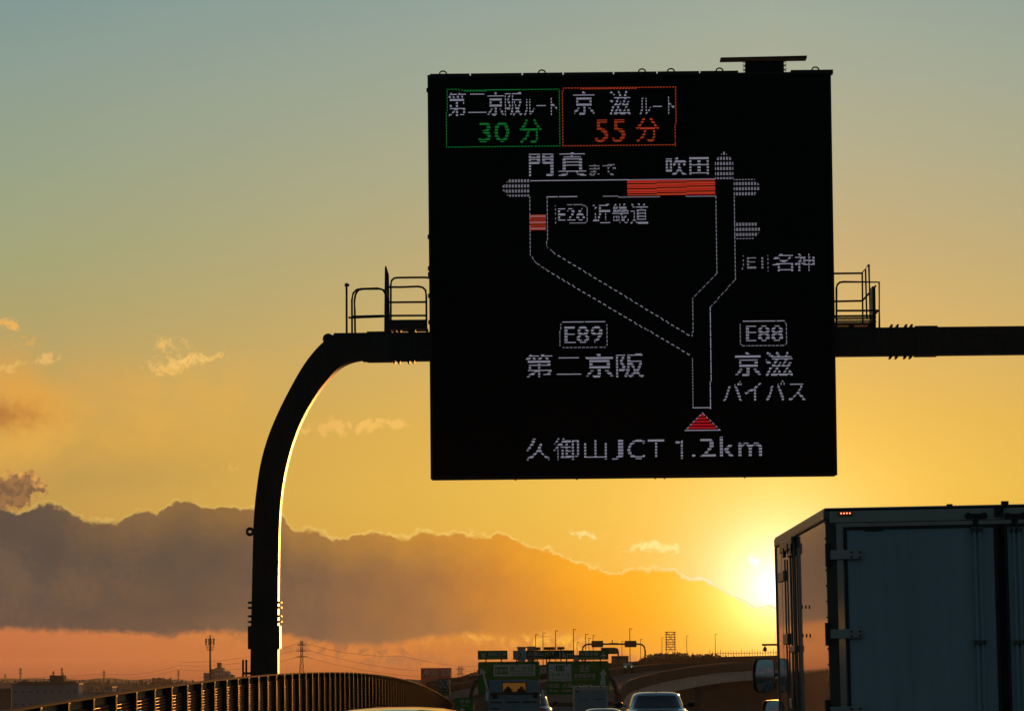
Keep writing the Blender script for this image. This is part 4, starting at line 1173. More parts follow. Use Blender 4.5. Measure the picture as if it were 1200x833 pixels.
end_patch([l for l in sedan_body], .96, .985, .7, .7, -1, .006, 10, 1).build('boot_lid_edge', 'darksteel', sedan)

hatch_body = [(.20, 0, 1.80, .76, 5), (.34, 0, 1.93, .835, 5), (.60, 0, 1.96, .85, 5), (.86, 0, 1.94, .84, 4.5), (1.0, 0, 1.84, .80, 4)]
hatch_house = [(.98, -.2, 1.66, .79, 4.5), (1.15, -.24, 1.50, .75, 4.6), (1.35, -.32, 1.28, .69, 4.6), (1.45, -.35, 1.16, .63, 4.2), (1.50, -.36, 1.0, .52, 3.4), (1.52, -.36, .6, .28, 2.6)]
car('pale grey hatchback just showing its roof in front of the small box truck', 706, 829.3, 150, 'grey', hatch_body, hatch_house, (1.08, 1.42, 1.08, 1.40, -1.4, .75), 1.0, 1.52, antenna=True)
car('red car mostly hidden behind the flatbed truck', 620, 813, 156, 'red', sedan_body, sedan_house, (1.03, 1.37, 1.04, 1.36, -1.15, .75), 1.0, 1.47)
van_body = [(.25, 0, 2.25, .80, 6), (.40, 0, 2.38, .86, 6), (.75, 0, 2.40, .87, 6), (1.05, 0, 2.38, .86, 5.5), (1.12, 0, 2.34, .85, 5)]
van_house = [(1.10, -.1, 2.26, .845, 5.5), (1.40, -.16, 2.16, .82, 5.5), (1.75, -.25, 1.98, .765, 5), (1.88, -.28, 1.88, .72, 4.5), (1.95, -.30, 1.72, .62, 3.6), (1.985, -.30, 1.4, .46, 3), (2.0, -.30, .9, .26, 2.6)]
car('minivan close ahead with only its sunlit champagne roof showing above the lower edge', 467, 828.4, 40, 'champagne', van_body, van_house, (1.2, 1.78, 1.2, 1.76, -1.9, 1.3), 1.0, 2.0, name='minivan', cat='van', antenna=False)

# ---- flatbed truck with a rear cab window
FD = 138.0
p = at(601.5, 796.4, FD); fb0 = zr(FD); fh = p.z - fb0
ft = thing('flatbed_truck', 'pale blue flatbed truck with a glowing cab window under the green direction board', 'truck', (p.x, FD, fb0))
def fl(px, py, D=FD):
    q = at(px, py, D); return Vector((q.x - ft.location.x, D - FD, q.z - fb0))
a_, c_ = fl(572, 796.4), fl(632.5, 796.4)
x0, x1 = a_.x, c_.x; Ht = fh
wa, wb_ = fl(588.5, 800), fl(615.5, 810)
cy = 3.0
b = MB()                                                          # cab back wall round the window opening
b.box(x0, wa.x, cy, cy + .05, .8, Ht).box(wb_.x, x1, cy, cy + .05, .8, Ht).box(wa.x, wb_.x, cy, cy + .05, wa.z, Ht).box(wa.x, wb_.x, cy, cy + .05, .8, wb_.z)
cb = b.build('cab', 'truckblue', ft)
b = MB(); b.box(x0, x1, cy + .05, cy + 1.0, Ht - .06, Ht).box(x0, x0 + .05, cy + .05, cy + 1.6, .7, Ht - .45).box(x1 - .05, x1, cy + .05, cy + 1.6, .7, Ht - .45)
for x in (x0, x1 - .06): b.box(x, x + .06, cy + .05, cy + .15, .7, Ht - .06).box(x, x + .06, cy + .9, cy + 1.0, Ht - .5, Ht - .06)
b.box(x0 + .05, x1 - .05, cy + 1.5, cy + 1.6, .7, Ht - .9).box(x0 + .05, x1 - .05, cy + .05, cy + 1.6, .6, .8)
b.build('cab_shell', 'truckblue', ft)
MB().add([(x0 + .06, cy + 1.02, Ht - .05), (x1 - .06, cy + 1.02, Ht - .05), (x1 - .06, cy + 1.58, Ht - .92), (x0 + .06, cy + 1.58, Ht - .92)], [(0, 1, 2, 3)]).build('windscreen', 'windscreen', ft)
for (sx0, sx1) in ((wa.x + .02, wa.x + .32), (wb_.x - .30, wb_.x - .02)):
    MB().box(sx0, sx1, cy + .35, cy + .5, .8, wb_.z + .10).box(sx0 + .08, sx1 - .06, cy + .36, cy + .46, wb_.z + .10, wb_.z + .17).build('seat', 'blackp', ft, bevel=.03)
b = MB(); e = .035
b.box(wa.x - e, wb_.x + e, cy - .02, cy + .01, wa.z, wa.z + e).box(wa.x - e, wb_.x + e, cy - .02, cy + .01, wb_.z - e, wb_.z).box(wa.x - e, wa.x, cy - .02, cy + .01, wb_.z, wa.z).box(wb_.x, wb_.x + e, cy - .02, cy + .01, wb_.z, wa.z)
b.build('window_surround', 'rubber', ft)
zr1, zg = fl(600, 813).z, fl(600, 818.5).z
MB().box(x0 + .02, x1 - .02, cy - .35, cy - .29, zr1 - .04, zr1 + .04).build('guard_rail', 'darksteel', ft)
for (xa, xb) in ((fl(575, 815).x, fl(582, 815).x), (fl(624.5, 815).x, fl(630, 815).x)):
    MB().box(xa, xb, cy - .34, cy - .1, zg, fl(600, 811).z).build('guard_block', 'blackp', ft, bevel=.02)
MB().box(x0 - .03, x1 + .03, 0, cy - .1, .75, .9).build('bed', 'truckblue', ft)
MB().box(x0 - .01, x1 + .01, -.03, .02, .9, zg - .0).build('tailgate', 'truckblue', ft, bevel=.01)
MB().box(x0 - .01, x0 + .03, .02, cy - .1, .9, zg - .02).build('side_gate', 'truckblue', ft); MB().box(x1 - .03, x1 + .01, .02, cy - .1, .9, zg - .02).build('side_gate', 'truckblue', ft)
for (xa, xb) in ((574, 588), (593, 609), (612, 629)):
    MB().box(fl(xa, 822).x, fl(xb, 822).x, -.045, -.03, fl(600, 823.2).z, fl(600, 821.4).z).build('gate_recess_shade', 'blackp', ft)  # black strips stand in for the shaded recesses of the tailgate
MB().box(fl(576, 829).x, fl(584, 829).x, -.045, -.03, fl(600, 830).z, fl(600, 828.8).z).build('gate_recess_shade', 'blackp', ft)
MB().box(x0 + .3, x1 - .3, .1, cy + 1.4, .45, .75).build('chassis', 'rubber', ft)
for s_ in (x0 + .14, x1 - .14):
    wheel(ft, s_, .9, .36, .36, .22); wheel(ft, s_, cy + .9, .36, .36, .22)
for (px0, px1, py0, py1, s_) in ((566.5, 571.5, 809.5, 822, -1), (634, 638.5, 808, 820, 1)):
    qa, qb = fl(px0, py1), fl(px1, py0)
    mo = MB().box(qa.x, qb.x, cy + 1.3, cy + 1.38, qa.z, qb.z).build('side_mirror', 'blackp', ft, bevel=.02)
    MB().box(qa.x + .02, qb.x - .02, cy + 1.285, cy + 1.296, qa.z + .02, qb.z - .02).build('mirror_glass', 'mirror', mo)
    MB().tube([((qa.x + qb.x) / 2, cy + 1.34, qb.z - .02), ((qa.x + qb.x) / 2, cy + 1.34, qb.z + .06), (s_ * (x1 - .05), cy + 1.3, qb.z + .05)], .015, 5).build('mirror_arm', 'blackp', mo)

# ---- kei box truck with signed shutter
KD = 166.0
p = at(692, 803.6, KD); kb = thing('small_box_truck', 'small box truck with a cream frame and grey blue shutter under the right direction board', 'truck', (p.x, KD, zr(KD)))
kw = 40.5 * KD / F_PX; kh = p.z - zr(KD)
MB().box(-kw / 2, kw / 2, .03, 2.2, .75, kh).build('cargo_box', 'cream', kb, bevel=.02)
b = MB(); b.box(-kw / 2, -kw / 2 + .08, -.02, .03, .7, kh - .02).box(kw / 2 - .08, kw / 2, -.02, .03, .7, kh - .02).box(-kw / 2 + .08, kw / 2 - .08, -.02, .03, kh - .17, kh - .02)
b.build('door_frame', 'cream', kb, bevel=.01)
sh = MB().box(-kw / 2 + .081, kw / 2 - .081, 0, .028, .75, kh - .171).build('shutter', 'shutter', kb)
n = 9
for i in range(n):
    z0 = .78 + (kh - .98) * i / n; MB().box(-kw / 2 + .09, kw / 2 - .09, -.012, 0, z0 + .01, z0 + (kh - .98) / n - .01).build('slat', 'shutter', sh, bevel=.004)
for i in (-.55, -.05, .45): MB().box(i * kw / 2 * 1.3 - .03, i * kw / 2 * 1.3 + .03, -.035, -.02, kh - .06, kh - .0).build('roof_clip', 'darksteel', kb)
MB().box(-kw / 2 + .10, -kw / 2 + .24, -.03, -.012, kh - .235, kh - .19).build('latch', 'darksteel', kb)
lx, lz = -kw / 2 + .22, kh - .62
sg = MB().tube([(lx, -.03, lz - .03), (lx + .07, -.03, lz + .03), (lx + .12, -.03, lz + .09), (lx + .13, -.03, lz + .04), (lx + .18, -.03, lz + .045), (lx + .22, -.03, lz + .03), (lx + .34, -.03, lz + .035), (lx + .41, -.03, lz + .02)], .008, 5)
sg.build('signature_mark', 'signb', kb)
MB().box(lx + .62, lx + 1.05, -.02, -.013, lz + .055, lz + .085).build('small_print', 'darksteel', kb)
MB().box(-kw / 2 + .1, kw / 2 - .1, 2.25, 3.25, .5, min(kh - .1, 1.9)).build('cab', 'cream', kb, bevel=.12, seg=3)
MB().box(-.35, .35, .1, 3.1, .35, .72).build('chassis', 'rubber', kb)
for s_ in (-kw / 2 + .12, kw / 2 - .12):
    wheel(kb, s_, .7, .28, .28, .16); wheel(kb, s_, 2.8, .28, .28, .16)

# ================================================================ GREEN DIRECTION BOARDS ON THE NEXT GANTRY
GD = 310.0
gq = lambda px, py: at(px, py, GD)
g2 = thing('direction_gantry', 'curved brown gantry carrying the green direction boards ahead', 'gantry', (gq(553, 820).x, GD + .6, zr(GD) - .2))
ybm = GD + .6
def cpath(pts, D): return [(at(*q, D).x, D, at(*q, D).z) for q in pts]
zb_ = gq(640, 792.5).z
base = zr(GD) - 2
col = cpath([(552.5, 833), (552.5, 815), (553.5, 807), (557, 799.5), (563, 794.3), (571, 792.8), (582, 792.6)], ybm)
col[0] = (col[1][0], ybm, base)
MB().tube(col, .20, 10).build('column', 'gantry_far', g2, world=True, smooth=True)
col = cpath([(722.8, 833), (722.8, 815), (721.8, 806), (718.8, 798.5), (713.5, 793), (706, 791.2), (695, 791)], ybm)
col[0] = (col[1][0], ybm, base)
MB().tube(col, .20, 10).build('column', 'gantry_far', g2, world=True, smooth=True)
MB().tube(cpath([(582, 792.6), (695, 791)], ybm), .2, 10).build('beam', 'gantry_far', g2, world=True, smooth=True)


def board_panel(name, label, x0, x1, y0, y1, D, colour, items, rim=True, posts=(), back=.12, group=None, cat='road sign', corner=.12, frame=.05):
    """a sign plate with rounded corners, raised rim and flat lettering"""
    xm, ym = (x0 + x1) / 2, (y0 + y1) / 2
    A, B = at(x0, ym, D), at(x1, ym, D); T, Bo = at(xm, y0, D), at(xm, y1, D)
    X0, X1, Z0, Z1 = A.x, B.x, Bo.z, T.z
    o = thing(name, label, cat, ((X0 + X1) / 2, D, Z0), group)
    def rr(i, y):
        r = corner; pts = []
        for (cx, cz, a0) in ((X1 - r, Z1 - r, 0), (X0 + r, Z1 - r, 90), (X0 + r, Z0 + r, 180), (X1 - r, Z0 + r, 270)):
            for k in range(4):
                a = math.radians(a0 + 30 * k); pts.append((cx + (r - i) * math.cos(a), y, cz + (r - i) * math.sin(a)))
        return pts
    MB().loft([rr(0, D + back), rr(0, D)]).build('plate', colour, o, world=True)
    for k in range(int((Z1 - Z0) / .5)):
        z = Z0 + .25 + .5 * k; MB().box(X0 + .1, X1 - .1, D + back, D + back + .05, z - .03, z + .03).build('stiffener', 'galv', o, world=True)
    for px in posts:
        x = at(px, y1, D).x; MB().box(x - .05, x + .05, D + .04, D + .12, Z0 - .5, Z0).build('post', 'galv', o, world=True)
    ly = [D - .006]
    def W(px, py): q = at(px, py, D); return q.x, q.z
    for it in items:
        kind = it[0]
        if kind == 'rect':
            (_, nm, m_, a, b_, c, d) = it; xa, _z = W(a, ym); xb, _z = W(c, ym); za = W((a + c) / 2, d)[1]; zb2 = W((a + c) / 2, b_)[1]; ly[0] -= .006
            MB().box(xa, xb, ly[0], ly[0] + .003, za, zb2).build(nm, m_, o, world=True)
        elif kind == 'text':
            (_, s_, m_, a, b_, c, d) = it; mb = MB(); xa, _z = W(a, ym); xb, _z = W(c, ym); za = W((a + c) / 2, d)[1]; zb2 = W((a + c) / 2, b_)[1]
            letters(mb, s_, xa, xb, za, zb2, ly[0] - .012); t = mb.build('lettering', m_, o, world=True); t['label'] = 'lettering ' + s_
        elif kind == 'poly':
            (_, nm, m_, pts) = it; mb = MB(); pp = [W(*q) for q in pts]; k = len(pp)
            mb.add([(x, ly[0] - .014, z) for x, z in pp] + [(x, ly[0] - .011, z) for x, z in pp], [tuple(range(k)), tuple(range(k, 2 * k))[::-1]] + [(i, (i + 1) % k, k + (i + 1) % k, k + i) for i in range(k)])
            mb.build(nm, m_, o, world=True)
    return o


def airplane(cx, cy, s, rot):
    base = [(0, -1), (.13, -.8), (.15, -.3), (.95, .25), (.95, .45), (.15, .2), (.12, .62), (.4, .85), (.4, 1), (0, .9), (-.4, 1), (-.4, .85), (-.12, .62), (-.15, .2), (-.95, .45), (-.95, .25), (-.15, -.3), (-.13, -.8)]
    c, s_ = math.cos(rot), math.sin(rot)
    return [(cx + s * (x * c - y * s_), cy + s * (x * s_ + y * c)) for x, y in base]


board_panel('direction_board', 'wide green board with arrow and a white E89 第二京阪 field above the flatbed', 560.3, 632.3, 774.8, 813.2, GD, 'green', [
    ('rect', 'white_field', 'signw', 578.5, 778.2, 627.3, 791.8), ('rect', 'number_shield', 'green', 580.2, 781.0, 595, 789.6), ('text', 'E89', 'signw', 581.3, 782.6, 594, 788.1),
    ('text', '第二京阪', 'green', 597, 780, 625.5, 787), ('text', 'DAINI KEIHAN ROAD', 'green', 597.5, 788.3, 625, 790.6),
    ('poly', 'arrow', 'signw', [(563.5, 782.3), (570.2, 787.8), (567.6, 788.3), (573.8, 812.5), (571.4, 813), (565.2, 789), (561.8, 790.6)])])
board_panel('direction_board', 'wide green board reading E1, E9, 吹田 and 大阪 above the small box truck', 641.3, 713.3, 774.3, 813.0, GD, 'green', [
    ('rect', 'white_field', 'signw', 643.3, 777.5, 669.6, 797.6), ('rect', 'number_shield', 'green', 651.5, 779.2, 661.6, 785.9), ('text', 'E1', 'signw', 653.2, 780.4, 660.3, 784.9),
    ('text', '名神大阪', 'green', 645.6, 787.6, 668, 792.5), ('text', 'MEISHIN OSAKA', 'green', 646, 794, 667.5, 796.2),
    ('rect', 'number_shield', 'signw', 680.2, 779.0, 690.5, 786.9), ('rect', 'number_field', 'green', 680.8, 779.5, 689.9, 786.4), ('text', 'E9', 'signw', 681.9, 780.6, 689, 785.4),
    ('text', '京都縦貫道', 'signw', 672.5, 788.6, 698, 793.6), ('text', 'KYOTO JUKAN EXP', 'signw', 672.5, 794.8, 698, 796.8),
    ('text', '吹田', 'signw', 643, 800.5, 655, 805.5), ('text', '大阪', 'signw', 659, 800.5, 671, 805.5), ('text', 'Suita', 'signw', 643.8, 807.2, 654, 810), ('text', 'Osaka', 'signw', 658.6, 807.2, 669, 810), ('text', '長岡京', 'signw', 677, 801, 694, 805.5),
    ('poly', 'arrow', 'signw', [(707, 782.4), (711.3, 790.2), (708.7, 790.2), (710.0, 802), (703.2, 802), (705.0, 790.2), (702.6, 790.2)])])
board_panel('airport_sign', 'small green airport sign 関西空港 standing over the E89 board', 559.9, 594.8, 761.9, 772.4, GD - .1, 'green', [
    ('poly', 'airplane', 'signw', airplane(566.0, 767.2, 4.0, -.7)), ('text', '関西空港', 'signw', 572.5, 763.5, 593.3, 768.3), ('text', 'Kansai Airport', 'signw', 573, 769.4, 593, 771.3)], posts=(569.5, 587.5), corner=.03)
board_panel('junction_sign', 'long dark sign reading 2 久御山JCT 1km over the gantry', 601.3, 673.0, 761.7, 772.2, GD - .1, 'green2', [
    ('rect', 'number_field', 'signg', 601.6, 762, 616.8, 771.9), ('text', '2', 'signb', 607, 763.7, 611.4, 770.4),
    ('text', '久御山', 'signw', 618.6, 763.3, 636.6, 768.2), ('text', 'JCT', 'signw', 638, 763.4, 650, 768.4), ('text', 'Kumiyama', 'signw', 620, 769.4, 636, 771.4), ('text', '1km', 'signw', 655.6, 763.6, 671.5, 770)], posts=(605.5, 624, 640.5, 664), corner=.03)
board_panel('airport_sign', 'small green airport sign 大阪空港 standing over the E1 board', 678.2, 713.0, 761.8, 772.6, GD - .1, 'green', [
    ('poly', 'airplane', 'signw', airplane(707.2, 767.3, 3.9, 0)), ('text', '大阪空港', 'signw', 680, 763.4, 701, 768.2), ('text', 'Osaka Airport', 'signw', 680.4, 769.6, 700.4, 771.6)], posts=(685.5, 703.5), corner=.03)

# roadside signs past the end of the noise fence
SD = 292.0
o = board_panel('rest_area_sign', 'narrow dark sign with two pale pictograms beside the end of the fence', 514.1, 527.0, 795.2, 814.5, SD, 'green2', [
    ('rect', 'pictogram_field', 'signg', 515.2, 796.2, 519.8, 806), ('rect', 'pictogram_field', 'signg', 520.7, 796.2, 526.0, 806),
    ('poly', 'pictogram', 'green2', [(517.8, 796.9), (519.2, 796.9), (518.0, 799.2), (517.8, 802.8), (519.2, 805.2), (517.8, 805.2), (516.7, 803), (516.7, 799)]),
    ('poly', 'telephone_pictogram', 'signb', [(521.4, 797.4), (522.6, 797.2), (523.0, 799.5), (522.6, 801), (523.4, 802.6), (524.6, 803), (525.4, 804.4), (524.4, 805.3), (522.6, 804.4), (521.4, 801.8)]),
    ('text', 'SERVICE', 'signg', 516, 808, 525.5, 809.8), ('text', '5 km', 'signg', 516.2, 811.2, 525, 813)], corner=.03)
MB().box(at(519.6, 815, SD).x, at(521.2, 815, SD).x, SD + .05, SD + .15, zr(SD), at(520, 814.5, SD).z + .05).build('post', 'lampm', o, world=True)
o = board_panel('exit_sign', 'green sign reading 奈良 with an arrow, low beside the gantry foot', 532.8, 555.4, 817.2, 842, 284, 'green', [
    ('text', '奈良', 'signw', 538.5, 819.2, 550.5, 823.6), ('text', 'Nara', 'signw', 540, 824.8, 549, 827), ('poly', 'arrow', 'signw', [(539.6, 828.6), (545.6, 830.6), (543.0, 832.2), (546, 838), (544, 839), (541.4, 833.6), (539.8, 835.4)])], corner=.06)
MB().box(at(543.3, 842, 284).x, at(545, 842, 284).x, 284.05, 284.15, zr(284), at(544, 842, 284).z + .05).build('post', 'lampm', o, world=True)

# ================================================================ BUILDINGS
def block(name, label, x0, x1, ytop, D, depth, mt, cat='building', roofmt='roofm', windows=None, group=None, z0=GZ):
    A, B = at(x0, ytop, D), at(x1, ytop, D); zt_ = (A.z + B.z) / 2
    o = thing(name, label, cat, ((A.x + B.x) / 2, D, z0), group)
    MB().box(A.x, B.x, D, D + depth, z0, zt_ - .3).build('wall', mt, o, world=True)
    MB().box(A.x - .15, B.x + .15, D - .15, D + depth + .15, zt_ - .3, zt_).build('roof', roofmt, o, world=True)
    if windows:
        nx, nz, ww, wh, zlo = windows
        for i in range(nx):
            for j in range(nz):
                x = A.x + (B.x - A.x) * (i + .5) / nx; z = zt_ - 1.8 - j * zlo
                if z < z0 + 1: continue
                w = MB().box(x - ww / 2, x + ww / 2, D - .05, D - .01, z - wh, z).build('window', 'winm', o, world=True)
    return o, A, B, zt_


o, A, B, zt_ = block('warehouse', 'long pale grey warehouse with a plant room on its flat roof', 14, 92, 800.5, 1000, 9, 'wall1', windows=(9, 2, .5, .5, 3.2))
MB().box(A.x + 1.2, B.x - .5, 999.4, 1000, zt_ + .05, zt_ + .55).build('roof_parapet', 'roofm', o, world=True)
q0, q1 = at(59.5, 791, 1004), at(76, 791, 1004)
MB().box(q0.x, q1.x, 1001.5, 1007, zt_, q0.z).build('plant_room', 'wall3', o, world=True)
q = at(62, 786, 1005); MB().bar((q.x, 1006, q0.z), (q.x, 1006, q.z), .12, 6).bar((q.x + 2.5, 1006, q0.z), (q.x + 2.5, 1006, q.z - .6), .12, 6).build('roof_mast', 'lattice', o, world=True)
block('warehouse', 'lower pale grey shed joined to the right of the long warehouse', 92.5, 175, 810, 1015, 25, 'wall1', windows=(7, 1, .6, .5, 3))
block('office_building', 'small dark block far behind the lower shed', 124, 131, 804, 1090, 12, 'wall1', windows=(2, 3, 1, 1, 3))
block('far_house', 'low dark house left of the long warehouse', -12, 13, 806, 1040, 15, 'wall3', windows=(3, 1, 1.5, 1.2, 3))
# apartment cluster by the cell tower
APT = 2500
o, A, B, zt_ = block('apartment_block', 'tallest stepped apartment tower beside the cell tower', 252, 261.8, 782, APT, 14, 'wall2', windows=(3, 6, .9, 1.3, 2.9))
q0, q1 = at(254.3, 776, APT + 3), at(259, 776, APT + 3); MB().box(q0.x, q1.x, APT + 3, APT + 9, zt_, q0.z).build('lift_tower', 'wall3', o, world=True)
block('apartment_block', 'lower apartment block on the left of the tall one', 238.5, 247, 788, APT + 20, 14, 'wall1', windows=(3, 5, .9, 1.3, 2.9))
block('apartment_block', 'narrow dark apartment block between the low one and the tall one', 247.2, 251.8, 783.5, APT + 5, 14, 'wall3', windows=(1, 6, .9, 1.3, 2.9))
block('apartment_block', 'apartment block stepping down on the right of the tall one', 262.2, 269, 786, APT + 10, 14, 'wall1', windows=(2, 5, .9, 1.3, 2.9))
block('apartment_block', 'lowest apartment block at the right end of the cluster', 269.2, 273.5, 790, APT + 20, 14, 'wall3', windows=(1, 4, .9, 1.3, 2.9))
# crimson store
o, A, B, zt_ = block('shopping_centre', 'crimson store block with pale AEON lettering on two faces', 493.2, 513.8, 782.3, 1500, 22, 'aeon', roofmt='aeon')
q1 = at(528.2, 782.3, 1500.0)
MB().add([(B.x, 1500.02, GZ), (q1.x, 1503.5, GZ), (q1.x, 1521, GZ), (B.x, 1521, GZ), (B.x, 1500.02, zt_ - .02), (q1.x, 1503.5, zt_ - .02), (q1.x, 1521, zt_ - .02), (B.x, 1521, zt_ - .02)],
         [(0, 1, 5, 4), (1, 2, 6, 5), (2, 3, 7, 6), (3, 0, 4, 7), (4, 5, 6, 7)]).build('corner_wall', 'aeon', o, world=True)
def store_text(xa, xb, ya, yb_, yy, slope=0.0):
    a, c = at(xa, ya, 1500), at(xb, yb_, 1500); mb = MB()
    v, t, _ = glyphs('EON'); w = c.x - a.x; h = a.z - c.z
    mb.add([(a.x + w * .30 + u * w * .70, yy - .3 + slope * ((a.x + w * .3 + u * w * .7) - B.x), c.z + z * h) for u, z in v], [tuple(int(i) for i in q) for q in t])
    f = lambda u, z: (a.x + w * u, yy - .3 + slope * (a.x + w * u - B.x), c.z + z * h)
    mb.add([f(.0, 0), f(.045, 0), f(.25, 1), f(.20, 1)], [(0, 1, 2, 3)]); mb.add([f(.25, 1), f(.20, 1), f(.27, 0), f(.32, 0)], [(0, 1, 2, 3)])
    mb.add([f(.10, .30), f(.24, .30), f(.24, .42), f(.12, .42)], [(0, 1, 2, 3)])
    t = mb.build('lettering', 'pinkw', o, world=True); t['label'] = 'lettering AEON'
store_text(495, 512.3, 784.7, 791.6, 1500.0); store_text(516.3, 527.6, 784.7, 791.4, 1500.0, .24)
# pale buildings behind the gantry boards
block('office_building', 'pale block glimpsed in the gap between the two green boards', 632.8, 640.0, 779, 640, 12, 'wall1', windows=(2, 3, .5, .6, 1.6))
block('office_building', 'pale brown rooftop showing over the 2 on the junction sign', 606.5, 615.5, 757.5, 900, 12, 'wall2', windows=(2, 3, .8, .8, 2.4))
block('office_building', 'second pale brown rooftop behind the junction sign', 617.8, 626.4, 757.0, 905, 12, 'wall2', windows=(2, 3, .8, .8, 2.4))
block('office_building', 'grey rooftop between the junction sign and the 大阪空港 sign', 672.5, 678.6, 767, 700, 12, 'wall1', windows=(2, 3, .5, .6, 1.6))

# ================================================================ VIADUCTS
def viaduct(name, label, pts, width, girder, barrier, gmt='girder', pier_every=3, pier_w=1.6, cols=True, gname=None):
    """pts: (px, py, D) of the deck edge nearest the viewer; the deck lies beyond it"""
    P = [at(*p) for p in pts]
    o = thing(name, label, 'viaduct', (P[0].x, P[0].y, GZ))
    Q = dense([tuple(p) for p in P], 5)
    def off(k, dx, dz):
        t = (Q[min(k + 1, len(Q) - 1)] - Q[max(k - 1, 0)]); t.z = 0; t.normalize(); n = Vector((-t.y, t.x, 0))
        return tuple(Q[k] + n * dx + Vector((0, 0, dz)))
    b = MB(); b.loft([[off(k, 0, -.0), off(k, width, -.0), off(k, width, -.35), off(k, 0, -.35)] for k in range(len(Q))]); b.build('deck', 'barrier', o, world=True)
    b = MB(); b.loft([[off(k, .12, -.35), off(k, width - .12, -.35), off(k, width - .14, -.35 - girder), off(k, .14, -.35 - girder)] for k in range(len(Q))]); b.build('girder', gmt, o, world=True)
    for d in (0, width - .25):
        b = MB(); b.loft([[off(k, d, barrier), off(k, d + .25, barrier), off(k, d + .25, .0), off(k, d, .0)] for k in range(len(Q))]); b.build('barrier', 'barrier', o, world=True)
    if cols:
        for k in range(2, len(Q), pier_every):
            c = Vector(off(k, width / 2, -.35 - girder))
            q = MB().cbox((c.x, c.y, (c.z + GZ) / 2), pier_w, pier_w, c.z - GZ); q.box(c.x - width * .35, c.x + width * .35, c.y - pier_w / 2 - .01, c.y + pier_w / 2 + .01, c.z - .9, c.z); q.build('pier', 'concrete', o, world=True)
    return o, Q


near_v, QA = viaduct('ramp_viaduct', 'curving ramp viaduct with a pale steel girder rising to the right behind the sedan',
                     [(728, 822, 330), (736, 808.5, 350), (747, 803.5, 370), (765, 798, 395), (790, 792.4, 420), (820, 787.5, 450), (855, 783.5, 485), (908, 781.5, 530), (1000, 780, 600), (1250, 776, 760)],
                     8.0, 1.25, .75, pier_every=14, pier_w=1.0)
far_v, QB = viaduct('road_viaduct', 'long brown viaduct crossing the horizon under the street lamps',
                    [(566, 790, 1000), (600, 786, 1000), (640, 783, 1000), (716, 781, 1000), (760, 778, 1000), (830, 774.5, 1000), (908, 772.3, 1000), (1050, 769.5, 1000), (1300, 766, 1000)], 26.0, 1.4, 1.0, gmt='barrier', pier_every=6)
mid_v, QC = viaduct('road_viaduct', 'pale edged viaduct passing behind the crimson store and the narrow sign',
                    [(400, 826, 860), (480, 816.5, 860), (505, 812.5, 860), (528, 808.5, 860), (552, 804, 860), (600, 797, 880), (660, 793, 900), (745, 789, 930), (830, 783, 950), (1000, 779, 960)], 12.0, 1.6, 1.0, pier_every=7)
# picket fence on the far viaduct
pf = thing('picket_fence', 'thin picket fence on the viaduct beside the truck mirror', 'fence', tuple(at(832, 768.5, 1000.6)))
b = MB()
for i in range(46):
    px = 832 + 3.1 * i; q = at(px, 774.5 - (px - 830) * .028, 1000.4); t_ = at(px, 761.0 - (px - 832) * .012 + (2 if i % 4 else 0), 1000.4)
    b.box(q.x - .055, q.x + .055, 1000.3, 1000.5, q.z, t_.z)
qa, qb = at(832, 764, 1000.4), at(832 + 3.1 * 45, 763, 1000.4)
b.build('picket', 'lampm', pf, world=True)['kind'] = 'stuff'
MB().bar(tuple(at(832, 765.5, 1000.25)), tuple(at(975, 763.5, 1000.25)), .06, 5).build('rail', 'lampm', pf, world=True)

# the cars on the ramp
def far_vehicle(name, label, px, ptop, D, w, l, h, paint, cat, lights=False):
    p = at(px, ptop, D); o = thing(name, label, cat, (p.x, D, p.z - h))
    if cat == 'truck':
        MB().box(-w / 2, w / 2, 2.0, l, .8, h).build('cargo_box', paint, o, bevel=.05); MB().box(-w / 2 + .1, w / 2 - .1, 0, 1.9, .5, h * .8).build('cab', paint, o, bevel=.12)
        MB().box(-w / 2 + .2, w / 2 - .2, -.02, .02, h * .5, h * .75).build('windscreen', 'glass', o)
    else:
        stack([(.2, l / 2, l / 2, w / 2 * .9, 5), (.5, l / 2, l / 2, w / 2, 5), (.9, l / 2, l / 2 * .97, w / 2 * .96, 4.5), (1.0, l / 2, l * .33, w / 2 * .86, 4), (h, l / 2, l * .2, w / 2 * .7, 4)], N=28).build('body', paint, o, smooth=True)
    for s_ in (-1, 1):
        for yy in (.9, l - .9): wheel(o, s_ * (w / 2 - .12), yy, .33, .33, .2)
        if lights: MB().cbox((s_ * w * .36, -.03, .75), .2, .06, .16).build('headlight', 'headl', o)
    return o
far_vehicle('delivery_truck', 'small truck with headlights coming down the ramp', 736.5, 776.2, 420, .9, 4.5, 1.15, 'truckw', 'truck', True).scale = (1, 1, 1)
far_vehicle('trailer_truck', 'dark humped truck on the viaduct right of the 大阪空港 sign', 727, 768.0, 985, 4.2, 9, 3.6, 'barrier', 'truck')

